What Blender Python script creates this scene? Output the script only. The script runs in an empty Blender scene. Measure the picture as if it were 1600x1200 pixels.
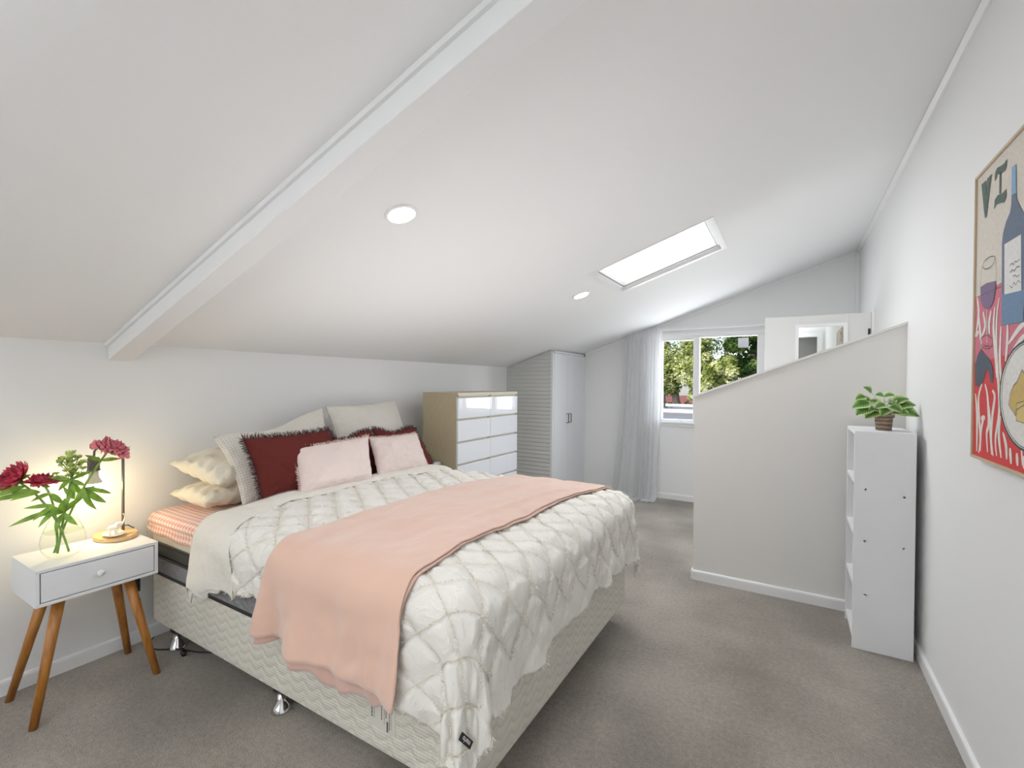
import bpy, bmesh, math, random
import numpy as np
from mathutils import Vector, Matrix, noise as mnoise
C = bpy.context.scene.collection
sc = bpy.context.scene
random.seed(7)
PI = math.pi
# ---------------------------------------------------------------- materials
def mat(name, col=(.8, .8, .8), rough=.6, metal=0, bump=0, bscale=60, noise=0, nscale=8, spec=.5, sheen=0, coat=0, sub=0, emit=None, estr=0, trans=0, ior=1.45, alpha=1, bdist=.01, col2=None):
    m = bpy.data.materials.new(name); m.use_nodes = True
    nt = m.node_tree; b = nt.nodes['Principled BSDF']
    b.inputs['Base Color'].default_value = (*col, 1)
    b.inputs['Roughness'].default_value = rough
    b.inputs['Metallic'].default_value = metal
    b.inputs['Specular IOR Level'].default_value = spec
    b.inputs['Sheen Weight'].default_value = sheen
    b.inputs['Coat Weight'].default_value = coat
    b.inputs['Transmission Weight'].default_value = trans
    b.inputs['IOR'].default_value = ior
    b.inputs['Alpha'].default_value = alpha
    if sub: b.inputs['Subsurface Weight'].default_value = sub; b.inputs['Subsurface Scale'].default_value = .02
    if emit: b.inputs['Emission Color'].default_value = (*emit, 1); b.inputs['Emission Strength'].default_value = estr
    tc = nt.nodes.new('ShaderNodeTexCoord')
    if noise or col2:
        n = nt.nodes.new('ShaderNodeTexNoise'); n.inputs['Scale'].default_value = nscale; n.inputs['Detail'].default_value = 5
        nt.links.new(tc.outputs['Object'], n.inputs['Vector'])
        r = nt.nodes.new('ShaderNodeValToRGB'); r.color_ramp.elements[0].position = .3; r.color_ramp.elements[1].position = .7
        a = col2 or tuple(c*(1-noise) for c in col)
        r.color_ramp.elements[0].color = (*a, 1); r.color_ramp.elements[1].color = (*[min(1, c*(1+noise*.5)) for c in col], 1)
        nt.links.new(n.outputs['Fac'], r.inputs['Fac']); nt.links.new(r.outputs['Color'], b.inputs['Base Color'])
    if bump:
        n2 = nt.nodes.new('ShaderNodeTexNoise'); n2.inputs['Scale'].default_value = bscale; n2.inputs['Detail'].default_value = 4
        nt.links.new(tc.outputs['Object'], n2.inputs['Vector'])
        bp = nt.nodes.new('ShaderNodeBump'); bp.inputs['Strength'].default_value = bump; bp.inputs['Distance'].default_value = bdist
        nt.links.new(n2.outputs['Fac'], bp.inputs['Height']); nt.links.new(bp.outputs['Normal'], b.inputs['Normal'])
    return m
class NT:
    """tiny node-expression helper"""
    def __init__(s, m): s.m = m; s.t = m.node_tree; s.b = s.t.nodes['Principled BSDF']; s.tc = s.t.nodes.new('ShaderNodeTexCoord')
    def n(s, kind, **kw):
        x = s.t.nodes.new(kind)
        for k, v in kw.items(): setattr(x, k, v)
        return x
    def l(s, a, b): s.t.links.new(a, b)
    def math(s, op, a, b=None, c=None):
        x = s.n('ShaderNodeMath', operation=op)
        for i, v in enumerate((a, b, c)):
            if v is None: continue
            if isinstance(v, (int, float)): x.inputs[i].default_value = v
            else: s.l(v, x.inputs[i])
        return x.outputs[0]
    def xyz(s, out='Object'):
        x = s.n('ShaderNodeSeparateXYZ'); s.l(s.tc.outputs[out], x.inputs[0]); return x.outputs
    def noise(s, scale, detail=4, out='Object'):
        x = s.n('ShaderNodeTexNoise'); x.inputs['Scale'].default_value = scale; x.inputs['Detail'].default_value = detail
        s.l(s.tc.outputs[out], x.inputs['Vector']); return x.outputs['Fac']
    def ramp(s, fac, stops):
        r = s.n('ShaderNodeValToRGB'); e = r.color_ramp.elements
        while len(e) < len(stops): e.new(.5)
        for i, (p, c) in enumerate(stops): e[i].position = p; e[i].color = (*c, 1)
        s.l(fac, r.inputs['Fac']); return r.outputs['Color']
    def mix(s, fac, a, b):
        x = s.n('ShaderNodeMix', data_type='RGBA')
        for inp, v in ((x.inputs[0], fac), (x.inputs[6], a), (x.inputs[7], b)):
            if isinstance(v, tuple): inp.default_value = (*v, 1)
            elif isinstance(v, (int, float)): inp.default_value = v
            else: s.l(v, inp)
        return x.outputs[2]
    def color(s, c): s.l(c, s.b.inputs['Base Color'])
    def bump(s, h, strength=.5, dist=.005):
        x = s.n('ShaderNodeBump'); x.inputs['Strength'].default_value = strength; x.inputs['Distance'].default_value = dist
        s.l(h, x.inputs['Height']); s.l(x.outputs['Normal'], s.b.inputs['Normal'])

M = {}
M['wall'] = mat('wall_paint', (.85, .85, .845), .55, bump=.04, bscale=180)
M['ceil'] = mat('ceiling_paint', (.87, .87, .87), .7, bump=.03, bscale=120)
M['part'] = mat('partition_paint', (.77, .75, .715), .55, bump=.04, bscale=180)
M['trim'] = mat('gloss_white_trim', (.86, .86, .86), .3)
M['door'] = mat('door_paint', (.74, .735, .71), .4)
M['white'] = mat('white_laminate', (.80, .81, .83), .35)
M['whitegloss'] = mat('white_gloss_drawer', (.80, .82, .86), .04, coat=.6)
M['shelf'] = mat('white_shelf_board', (.80, .80, .815), .45)
M['black'] = mat('black_plastic', (.012, .012, .014), .4)
M['blackgap'] = mat('dark_gap', (.02, .02, .025), .8)
M['chrome'] = mat('chrome', (.75, .75, .76), .08, metal=1)
M['steel'] = mat('lamp_grey_metal', (.16, .15, .14), .35, metal=.7)
M['socket'] = mat('socket_grey', (.11, .10, .10), .55)
M['bulbtop'] = mat('bulb_plastic', (.82, .80, .74), .4)
M['bulbglow'] = mat('bulb_glow', (1, 1, 1), .4, emit=(1, .93, .78), estr=7)
M['led'] = mat('downlight_glow', (1, 1, 1), .4, emit=(1, .98, .95), estr=16)
M['skypane'] = mat('frosted_skylight_pane', (.9, .9, .9), .4, emit=(1, .99, .98), estr=.93)
M['hall'] = mat('hall_grey_wall', (.30, .30, .29), .7)
M['mirror'] = mat('mirror_glass', (.80, .82, .80), .01, metal=1)
M['sheetcream'] = mat('cream_cotton', (.80, .73, .58), .85, bump=.6, bscale=9, bdist=.035, sheen=.2)
M['band'] = mat('natural_cotton', (.79, .745, .66), .85, bump=.55, bscale=11, bdist=.02, sheen=.2)
M['pinkfab'] = mat('pale_pink_cotton', (.80, .655, .61), .88, bump=.6, bscale=13, bdist=.02, sheen=.3)
M['pinkfr'] = mat('pink_fringe', (.76, .57, .50), .9)
M['burg'] = mat('burgundy_linen', (.108, .018, .015), .9, bump=.7, bscale=13, bdist=.022, sheen=0, spec=.15)
M['burgfr'] = mat('dark_brown_fringe', (.045, .018, .018), .95)
M['tuft'] = mat('tufted_cotton_strands', (.80, .73, .62), .95)
M['darkmat'] = mat('dark_quilted_fabric', (.10, .105, .115), .8, bump=.8, bscale=220, noise=.5, nscale=200)
M['darkband'] = mat('charcoal_mesh_band', (.035, .042, .04), .75, bump=.6, bscale=260)
M['basecloth'] = mat('base_cover', (.70, .66, .55), .85)
M['peony'] = mat('peony_petal', (.86, .065, .125), .55, sub=.1, noise=.55, nscale=22)
M['peony2'] = mat('peony_petal_pale', (.88, .21, .26), .55, sub=.1, noise=.4, nscale=30)
M['leafg'] = mat('cut_leaf', (.25, .46, .05), .45, noise=.5, nscale=25)
M['leafl'] = mat('pale_green_floret', (.46, .60, .13), .5, noise=.4, nscale=30)
M['stem'] = mat('green_stem', (.22, .38, .08), .5, noise=.3, nscale=40)
M['dish'] = mat('ceramic_white', (.88, .84, .78), .2, coat=.3)
M['tagblack'] = mat('black_woven_tag', (.012, .010, .010), .7)
M['tagtext'] = mat('tag_lettering', (.75, .75, .75), .7)
M['print'] = mat('faint_print', (.10, .09, .085), .8)
M['softlabel'] = mat('soft_label', (.66, .63, .55), .8)
M['asphalt'] = mat('asphalt', (.20, .20, .205), .9, noise=.3, nscale=3)
M['roofgrey'] = mat('carport_roof', (.12, .125, .13), .95, spec=.1)
M['roofred'] = mat('red_tile_roof', (.13, .035, .022), .8, noise=.4, nscale=4)
M['bark'] = mat('bark', (.10, .08, .06), .9, noise=.4, nscale=10)
M['plasterh'] = mat('house_wall', (.7, .68, .64), .8)
M['frost'] = mat('pale_square', (.62, .64, .67), .6)

def glassmat(name, tint=(1, 1, 1), kf=1.):
    m = bpy.data.materials.new(name); m.use_nodes = True; t = m.node_tree; t.nodes.clear()
    o = t.nodes.new('ShaderNodeOutputMaterial'); a = t.nodes.new('ShaderNodeBsdfTransparent'); g = t.nodes.new('ShaderNodeBsdfGlossy')
    a.inputs[0].default_value = (*tint, 1); g.inputs['Roughness'].default_value = .01
    f = t.nodes.new('ShaderNodeLayerWeight'); f.inputs['Blend'].default_value = .06
    mx = t.nodes.new('ShaderNodeMixShader'); ms = t.nodes.new('ShaderNodeMath'); ms.operation = 'MULTIPLY'; ms.inputs[1].default_value = kf; t.links.new(f.outputs['Fresnel'], ms.inputs[0]); t.links.new(ms.outputs[0], mx.inputs[0]); t.links.new(a.outputs[0], mx.inputs[1]); t.links.new(g.outputs[0], mx.inputs[2])
    t.links.new(mx.outputs[0], o.inputs[0]); return m
M['glass'] = glassmat('window_glass')
M['vaseglass'] = glassmat('vase_glass', (.96, .98, .95), .45)
def sheer():
    m = bpy.data.materials.new('sheer_white_voile'); m.use_nodes = True; t = m.node_tree; t.nodes.clear()
    o = t.nodes.new('ShaderNodeOutputMaterial'); d = t.nodes.new('ShaderNodeBsdfDiffuse'); tl = t.nodes.new('ShaderNodeBsdfTranslucent'); tr = t.nodes.new('ShaderNodeBsdfTransparent')
    d.inputs[0].default_value = (.88, .88, .885, 1); tl.inputs[0].default_value = (.85, .86, .88, 1)
    m1 = t.nodes.new('ShaderNodeMixShader'); m1.inputs[0].default_value = .35; t.links.new(d.outputs[0], m1.inputs[1]); t.links.new(tl.outputs[0], m1.inputs[2])
    tc = t.nodes.new('ShaderNodeTexCoord'); n = t.nodes.new('ShaderNodeTexNoise'); n.inputs['Scale'].default_value = 500; t.links.new(tc.outputs['Object'], n.inputs['Vector'])
    mp = t.nodes.new('ShaderNodeMapRange'); mp.inputs[1].default_value = .3; mp.inputs[2].default_value = .7; mp.inputs[3].default_value = .18; mp.inputs[4].default_value = .22; t.links.new(n.outputs['Fac'], mp.inputs[0])
    m2 = t.nodes.new('ShaderNodeMixShader'); t.links.new(mp.outputs[0], m2.inputs[0]); t.links.new(m1.outputs[0], m2.inputs[1]); t.links.new(tr.outputs[0], m2.inputs[2]); t.links.new(m2.outputs[0], o.inputs[0])
    return m
M['sheer'] = sheer()
def wood(name, c1, c2, axis='Z', scale=1.0, rough=.45, amt=8, strength=.9):
    m = mat(name, c1, rough); N = NT(m)
    mp = N.n('ShaderNodeMapping'); s = {'X': (1.2, 14, 14), 'Y': (14, 1.2, 14), 'Z': (14, 14, 1.2)}[axis]
    mp.inputs['Scale'].default_value = [k*scale for k in s]; N.l(N.tc.outputs['Object'], mp.inputs[0])
    n = N.n('ShaderNodeTexNoise'); n.inputs['Scale'].default_value = amt; n.inputs['Detail'].default_value = 6; n.inputs['Distortion'].default_value = .4; N.l(mp.outputs[0], n.inputs['Vector'])
    N.color(N.ramp(n.outputs['Fac'], [(.3, c2), (.7, c1)])); N.bump(n.outputs['Fac'], .15, .002); return m
M['palefront'] = mat('pale_oak_edge', (.62, .57, .46), .5)
M['oak'] = wood('oak_veneer', (.52, .43, .28), (.43, .345, .21), 'Z', 1.6)
M['pine'] = wood('turned_pine_leg', (.50, .20, .035), (.27, .085, .012), 'Z', 1.2, .35, amt=3)
M['lampwood'] = wood('light_bamboo', (.72, .47, .21), (.58, .36, .15), 'X', 1.5)
M['frameoak'] = wood('thin_oak_frame', (.55, .42, .27), (.45, .33, .2), 'Z', 1.5)
# carpet: taupe loop pile with brushed patches
m = mat('taupe_carpet', (.3, .27, .24), .95, sheen=.3, spec=.1); N = NT(m)
big = N.noise(1.6, 3); fine = N.noise(260, 3); mid = N.noise(55, 3)
f = N.math('ADD', N.math('MULTIPLY', big, .42), N.math('ADD', N.math('MULTIPLY', fine, .42), N.math('MULTIPLY', mid, .16)))
N.color(N.ramp(f, [(.34, (.125, .103, .080)), (.5, (.325, .280, .230)), (.66, (.63, .56, .475))])); N.bump(N.math('ADD', fine, N.math('MULTIPLY', mid, .5)), .9, .012); M['carpet'] = m
# gingham sheet
m = mat('pink_gingham_cotton', (.9, .6, .5), .85, sheen=.2); N = NT(m); x = N.xyz('UV')
def stripe(v, pitch): return N.math('LESS_THAN', N.math('FRACT', N.math('DIVIDE', v, pitch)), .5)
s = N.math('MULTIPLY', N.math('ADD', stripe(x[0], .026), stripe(x[1], .026)), .5)
N.color(N.ramp(s, [(0, (.84, .76, .68)), (.5, (.80, .48, .40)), (1, (.72, .27, .20))])); N.bump(N.noise(12, 4, 'UV'), .35, .01); M['gingham'] = m
# waffle weave (UV in metres)
m = mat('stone_waffle_weave', (.7, .66, .6), .9, sheen=.2); N = NT(m); x = N.xyz('UV')
def cell(v, pitch): return N.math('ABSOLUTE', N.math('SUBTRACT', N.math('FRACT', N.math('DIVIDE', v, pitch)), .5))
h = N.math('MAXIMUM', cell(x[0], .013), cell(x[1], .013))
N.color(N.ramp(h, [(.06, (.50, .455, .40)), (.26, (.72, .675, .60)), (.5, (.79, .75, .68))])); N.bump(h, .6, .006); M['waffle'] = m
# quilted bed base: scalloped wavy stitch lines (UV metres)
m = mat('quilted_cream_ticking', (.7, .66, .55), .85, sheen=.2); N = NT(m); x = N.xyz('UV')
sc1 = N.math('MULTIPLY', N.math('SINE', N.math('MULTIPLY', x[0], 2*PI/.085)), .010)
sc2 = N.math('MULTIPLY', N.math('SINE', N.math('ADD', N.math('MULTIPLY', x[0], 4*PI/.085), 1.2)), .0022)
v = N.math('ADD', N.math('ADD', x[1], sc1), sc2)
ln = N.math('ABSOLUTE', N.math('SUBTRACT', N.math('FRACT', N.math('DIVIDE', v, .037)), .5))
sm = N.math('SMOOTH_MIN', ln, .35, .1)
tx = N.math('MULTIPLY', N.math('ADD', N.math('SINE', N.math('MULTIPLY', x[0], 620)), N.math('SINE', N.math('MULTIPLY', x[1], 620))), .06)
hh = N.math('ADD', sm, tx)
N.color(N.ramp(ln, [(0, (.62, .58, .49)), (.16, (.71, .675, .585)), (1, (.75, .715, .62))])); N.bump(hh, .7, .010); M['quilt'] = m
m = mat('grey_quilted_border', (.38, .37, .36), .85); N = NT(m); x = N.xyz('UV')
ln = N.math('ABSOLUTE', N.math('SUBTRACT', N.math('FRACT', N.math('DIVIDE', N.math('ADD', x[1], N.math('MULTIPLY', N.math('SINE', N.math('MULTIPLY', x[0], 90)), .01)), .04)), .5))
N.color(N.mix(N.noise(3, 2, 'UV'), (.33, .325, .33), (.20, .205, .22))); N.bump(N.math('ADD', ln, N.math('MULTIPLY', N.noise(300, 2, 'UV'), .6)), .8, .01); M['quiltgrey'] = m
m = mat('cream_ticking_border', (.6, .56, .46), .85); N = NT(m); x = N.xyz('UV')
N.bump(N.math('GREATER_THAN', N.math('FRACT', N.math('DIVIDE', x[0], .03)), .12), .5, .005); M['ticking'] = m
# duvet cotton with crumple
m = mat('white_crumpled_cotton', (.84, .81, .75), .85, sheen=.2); N = NT(m)
mp = N.n('ShaderNodeMapping'); mp.inputs['Scale'].default_value = (9, 26, 12); N.l(N.tc.outputs['Object'], mp.inputs[0])
n = N.n('ShaderNodeTexNoise'); n.inputs['Scale'].default_value = 1.3; n.inputs['Detail'].default_value = 6; n.inputs['Distortion'].default_value = 1.2; N.l(mp.outputs[0], n.inputs['Vector'])
N.bump(n.outputs['Fac'], .55, .018); M['duvet'] = m
m = mat('peach_wool_throw', (.80, .50, .38), .95, sheen=.6); N = NT(m)
N.color(N.mix(N.noise(900, 2), (.68, .41, .30), (.78, .50, .385))); N.bump(N.noise(700, 2), .4, .002); M['throw'] = m
m = mat('dark_peach_throw', (.66, .40, .32), .95, sheen=.5); M['throw2'] = m
# basket pot
m = mat('banded_terracotta', (.3, .2, .13), .8); N = NT(m); x = N.xyz()
w = N.math('ADD', N.math('MULTIPLY', x[2], 320), N.math('MULTIPLY', N.noise(30, 3), 5))
N.color(N.ramp(N.math('SINE', w), [(0, (.15, .10, .07)), (1, (.33, .24, .17))])); N.bump(N.math('SINE', w), .5, .003); M['pot'] = m
m = mat('variegated_leaf', (.1, .3, .05), .4); N = NT(m); x = N.xyz('UV')
e = N.math('ABSOLUTE', N.math('SUBTRACT', x[0], .5)); st = N.math('SINE', N.math('MULTIPLY', N.math('SUBTRACT', x[1], N.math('MULTIPLY', e, .5)), 55))
N.color(N.ramp(N.math('ADD', N.math('MULTIPLY', e, 1.6), N.math('MULTIPLY', st, .14)), [(.1, (.045, .14, .02)), (.45, (.13, .30, .04)), (.72, (.62, .68, .32))])); M['varleaf'] = m
def foliage(name, c1, c2, c3):
    m = bpy.data.materials.new(name); m.use_nodes = True; t = m.node_tree; t.nodes.clear()
    o = t.nodes.new('ShaderNodeOutputMaterial'); d = t.nodes.new('ShaderNodeBsdfDiffuse'); tl = t.nodes.new('ShaderNodeBsdfTranslucent')
    tc = t.nodes.new('ShaderNodeTexCoord'); n = t.nodes.new('ShaderNodeTexNoise'); n.inputs['Scale'].default_value = 2.6; n.inputs['Detail'].default_value = 7
    t.links.new(tc.outputs['Object'], n.inputs['Vector']); r = t.nodes.new('ShaderNodeValToRGB')
    r.color_ramp.elements.new(.5)
    for i, (p, c) in enumerate([(.36, c1), (.5, c2), (.64, c3)]): r.color_ramp.elements[i].position = p; r.color_ramp.elements[i].color = (*c, 1)
    t.links.new(n.outputs['Fac'], r.inputs[0]); t.links.new(r.outputs[0], d.inputs[0]); t.links.new(r.outputs[0], tl.inputs[0])
    mx = t.nodes.new('ShaderNodeMixShader'); mx.inputs[0].default_value = .3; t.links.new(d.outputs[0], mx.inputs[1]); t.links.new(tl.outputs[0], mx.inputs[2]); t.links.new(mx.outputs[0], o.inputs[0]); return m
M['foly'] = foliage('sunlit_yellow_green_leaves', (.05, .08, .015), (.24, .28, .07), (.62, .62, .32))
M['fold'] = foliage('shaded_green_leaves', (.012, .03, .008), (.035, .07, .015), (.12, .17, .045))  # shade of the trees is put into this darker leaf colour

# ---------------------------------------------------------------- geometry helpers
def link(name, me, parent=None):
    o = bpy.data.objects.new(name, me); C.objects.link(o)
    if parent: o.parent = parent
    return o
def thing(name, label, cat, loc=(0, 0, 0), rotz=0, group=None):
    o = bpy.data.objects.new(name, None); C.objects.link(o); o.location = loc; o.rotation_euler = (0, 0, rotz); o.empty_display_size = .1
    return tag(o, label, cat, group)
def tag(o, label, cat, group=None, kind=None):
    o['label'] = label; o['category'] = cat
    if group: o['group'] = group
    if kind: o['kind'] = kind
    return o
class MB:
    def __init__(s): s.v = []; s.f = []; s.m = []; s.uv = []
    def add(s, vs, fs, mi=0, uvs=None):
        b = len(s.v); s.v += [tuple(v) for v in vs]
        for k, f in enumerate(fs):
            s.f.append([b+i for i in f]); s.m.append(mi); s.uv.append(None if uvs is None else [uvs[i] for i in f])
        return s
    def box(s, a, b, mi=0, bev=0):
        (x0, y0, z0), (x1, y1, z1) = a, b
        x0, x1 = sorted((x0, x1)); y0, y1 = sorted((y0, y1)); z0, z1 = sorted((z0, z1))
        vs = [(x0, y0, z0), (x1, y0, z0), (x1, y1, z0), (x0, y1, z0), (x0, y0, z1), (x1, y0, z1), (x1, y1, z1), (x0, y1, z1)]
        return s.add(vs, [(0, 3, 2, 1), (4, 5, 6, 7), (0, 1, 5, 4), (1, 2, 6, 5), (2, 3, 7, 6), (3, 0, 4, 7)], mi)
    def prism(s, poly, f, t, mi=0):
        """poly 2D list, f(u,v,w)->3D, extruded w=0..t"""
        n = len(poly); vs = [f(u, v, 0) for u, v in poly]+[f(u, v, t) for u, v in poly]
        fs = [list(range(n))[::-1], list(range(n, 2*n))]+[(i, (i+1) % n, n+(i+1) % n, n+i) for i in range(n)]
        return s.add(vs, fs, mi)
    def tube(s, pts, r, mi=0, n=8, cap=True):
        pts = [Vector(p) for p in pts]; k = len(pts); rs = r if isinstance(r, (list, tuple)) else [r]*k
        vs = []; up = Vector((0, 0, 1)); prev = None
        for i, p in enumerate(pts):
            d = (pts[min(i+1, k-1)]-pts[max(i-1, 0)]).normalized()
            if prev is None: a = d.cross(up if abs(d.z) < .95 else Vector((1, 0, 0))).normalized()
            else: a = (prev-d*prev.dot(d)).normalized()
            prev = a; b = d.cross(a)
            for j in range(n): t = 2*PI*j/n; vs.append(p+(a*math.cos(t)+b*math.sin(t))*rs[i])
        fs = [(i*n+j, i*n+(j+1) % n, (i+1)*n+(j+1) % n, (i+1)*n+j) for i in range(k-1) for j in range(n)]
        if cap: fs += [list(range(n))[::-1], list(range((k-1)*n, k*n))]
        return s.add(vs, fs, mi)
    def lathe(s, prof, c=(0, 0, 0), mi=0, n=32, sx=1, sy=1, M4=None):
        vs = []; k = len(prof)
        for r, z in prof:
            for j in range(n):
                t = 2*PI*j/n; p = Vector((r*math.cos(t)*sx, r*math.sin(t)*sy, z))
                if M4: p = M4 @ p
                vs.append((p.x+c[0], p.y+c[1], p.z+c[2]))
        fs = [(i*n+j, i*n+(j+1) % n, (i+1)*n+(j+1) % n, (i+1)*n+j) for i in range(k-1) for j in range(n)]
        if prof[0][0] > 1e-6: fs.append(list(range(n))[::-1])
        if prof[-1][0] > 1e-6: fs.append(list(range((k-1)*n, k*n)))
        return s.add(vs, fs, mi)
    def grid(s, P, mi=0, uv=None, close=False):
        nu, nv = len(P), len(P[0]); vs = [p for row in P for p in row]
        fs = [(i*nv+j, (i+1)*nv+j, (i+1)*nv+j+1, i*nv+j+1) for i in range(nu-1) for j in range(nv-1)]
        return s.add(vs, fs, mi, None if uv is None else [q for row in uv for q in row])
    def build(s, name, mats, parent=None, smooth=False, bevel=0, recalc=True, origin=None):
        me = bpy.data.meshes.new(name); me.from_pydata(s.v, [], s.f)
        if not isinstance(mats, (list, tuple)): mats = [mats]
        for m_ in mats: me.materials.append(m_)
        me.polygons.foreach_set('material_index', s.m)
        if any(u is not None for u in s.uv):
            ul = me.uv_layers.new(name='UVMap'); d = []
            for f, u in zip(s.f, s.uv): d += [c for q in (u or [(0, 0)]*len(f)) for c in q]
            ul.data.foreach_set('uv', d)
        if recalc:
            bm = bmesh.new(); bm.from_mesh(me); bmesh.ops.recalc_face_normals(bm, faces=bm.faces); bm.to_mesh(me); bm.free()
        if smooth: me.polygons.foreach_set('use_smooth', [True]*len(me.polygons))
        me.update(); o = link(name, me, parent)
        if bevel:
            md = o.modifiers.new('bevel', 'BEVEL'); md.width = bevel; md.segments = 2; md.limit_method = 'ANGLE'
        return o
def struct(o): o['kind'] = 'structure'; return o
def box(name, a, b, m, parent=None, bevel=0): return MB().box(a, b).build(name, m, parent, bevel=bevel)
def fbm(x, y, z, o=3): return mnoise.fractal(Vector((x, y, z)), 1.0, 2.0, o)

# ---------------------------------------------------------------- room (X from the bed-head wall, Y into the room)
W = 3.263; YF = 5.327; YB = -1.35; ZH = 1.4518; SL = .33046; YP = 3.233
def cz(x): return ZH+SL*x
T = .12
# floor with the stairwell opening behind the half wall
fl = MB().box((0, YB, -.1), (W, YP+.09, 0)).box((0, YP+.09, -.1), (2.32, YF, 0))
struct(fl.build('floor', M['carpet']))
struct(box('floor_landing', (2.32, YP+.09, -.3), (W, YF, -.17), M['carpet']))
struct(box('trim_1', (2.30, YP+.09, -.17), (2.32, YF-.02, .002), M['trim']))
# ceiling with skylight hole
SX0, SX1, SY0, SY1 = 1.625, 2.312, 2.838, 3.475
def cp(x, y, w): return (x, y, cz(x)+w)
ce = MB()
for (x0, x1, y0, y1) in ((-T, SX0, YB-T, YF+T), (SX1, W+T, YB-T, YF+T), (SX0, SX1, YB-T, SY0), (SX0, SX1, SY1, YF+T)):
    ce.prism([(x0, y0), (x1, y0), (x1, y1), (x0, y1)], cp, .14)
struct(ce.build('ceiling', M['ceil']))
struct(box('wall_head', (-T, YB-T, -.1), (0, YF+T, ZH+.1), M['wall']))
struct(MB().box((W, YB-T, -.3), (W+T, YF+T, cz(W)+.1)).build('wall_right', M['wall']))
# far gable wall with window opening
WX0, WX1, WZ0, WZ1 = 1.465, 2.50, .865, 1.80
def gp(x, z, w): return (x, YF+w, z)
gw = MB()
for poly in ([(0, -.3), (WX0, -.3), (WX0, cz(WX0)+.05), (0, cz(0)+.05)], [(WX1, -.3), (W, -.3), (W, cz(W)+.05), (WX1, cz(WX1)+.05)], [(WX0, -.3), (WX1, -.3), (WX1, WZ0), (WX0, WZ0)], [(WX0, WZ1), (WX1, WZ1), (WX1, cz(WX1)+.05), (WX0, cz(WX0)+.05)]):
    gw.prism(poly, gp, T)
struct(gw.build('wall_far', M['wall']))
# back wall behind the camera, with a doorway to a grey hall
def bpnt(x, z, w): return (x, YB-w, z)
bw = MB()
for poly in ([(0, 0), (2.30, 0), (2.30, cz(2.3)+.05), (0, cz(0)+.05)], [(3.14, 0), (W, 0), (W, cz(W)+.05), (3.14, cz(3.14)+.05)], [(2.30, 2.16), (3.14, 2.16), (3.14, cz(3.14)+.05), (2.30, cz(2.3)+.05)]):
    bw.prism(poly, bpnt, T)
struct(bw.build('wall_back', M['wall']))
struct(MB().box((2.22, YB, 0), (2.30, YB+.018, 2.24)).box((3.14, YB, 0), (3.22, YB+.018, 2.24)).box((2.30, YB, 2.16), (3.14, YB+.018, 2.24)).build('trim_2', M['trim']))
hb = MB().box((1.9, -3.2, -.1), (W+.3, YB-T, 0)).box((1.9, -3.3, 0), (W+.3, -3.2, 2.5)).box((1.8, -3.3, -.1), (1.9, YB-T, 2.5)).box((W+.2, -3.3, -.1), (W+.3, YB-T, 2.5)).box((1.8, -3.3, 2.5), (W+.3, YB-T, 2.6))
struct(hb.build('wall_hall', M['hall']))
# half wall (sloping top) and its cap
PX0 = 2.19; PZ0 = 1.197; PZ1 = 1.613
def pp(x, z, w): return (x, YP+w, z)
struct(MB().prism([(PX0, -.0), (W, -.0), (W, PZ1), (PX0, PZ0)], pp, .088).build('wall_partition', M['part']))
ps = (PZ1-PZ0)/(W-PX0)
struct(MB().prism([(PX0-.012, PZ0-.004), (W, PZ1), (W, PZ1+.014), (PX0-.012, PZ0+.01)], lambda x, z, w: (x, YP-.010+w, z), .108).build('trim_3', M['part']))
# beam along the slope
be = MB().prism([(0.004, cz(0)-.078), (W-.004, cz(W)-.083), (W-.004, cz(W)+.0), (0.004, cz(0)+.0)], lambda x, z, w: (x, .889+w, z), .094)
struct(be.build('trim_4', M['ceil'], bevel=.003))
struct(MB().prism([(0.002, cz(0)-.018), (W-.002, cz(W)-.018), (W-.002, cz(W)), (0.002, cz(0))], lambda x, z, w: (x, .877+w, z), .012).build('trim_5', M['ceil']))
# baseboards (rounded top)
def baseb(name, p0, p1, nrm, h=.062, t=.013):
    p0 = Vector(p0); p1 = Vector(p1); n = Vector(nrm); prof = [(0, 0), (t, 0), (t, h-.012), (t*.85, h-.004), (t*.5, h), (0, h)]
    vs = [p0+n*a+Vector((0, 0, z)) for a, z in prof]+[p1+n*a+Vector((0, 0, z)) for a, z in prof]; k = len(prof)
    o = MB().add(vs, [list(range(k)), list(range(k, 2*k))[::-1]]+[(i, (i+1) % k, k+(i+1) % k, k+i) for i in range(k)]).build(name, M['trim'])
    return struct(o)
baseb('baseboard_head', (0, YB, 0), (0, 4.44, 0), (1, 0, 0))
baseb('baseboard_right', (W, YB, 0), (W, YP, 0), (-1, 0, 0))
baseb('baseboard_far', (.60, YF, 0), (2.30, YF, 0), (0, -1, 0))
baseb('baseboard_partition', (PX0, YP, 0), (W-.013, YP, 0), (0, -1, 0))
baseb('baseboard_partition_end', (PX0, YP, 0), (PX0, YP+.088, 0), (-1, 0, 0))
# cornice strips
def cornice(name, poly, f, t): struct(MB().prism(poly, f, t).build(name, M['trim']))
cornice('trim_6', [(W-.024, cz(W-.024)-.001), (W, cz(W)-.001), (W, cz(W)-.03), (W-.010, cz(W)-.030), (W-.024, cz(W)-.016)], lambda x, z, w: (x, YB+w, z), YF-YB)
cornice('trim_7', [(.585, cz(.585)), (W-.02, cz(W-.02)), (W-.02, cz(W-.02)-.034), (.585, cz(.585)-.034)], lambda x, z, w: (x, YF-.016+w, z), .016)
struct(box('trim_8', (W-.03, YF-.03, -.17), (W-.001, YF-.001, cz(W)-.03), M['trim']))
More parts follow.
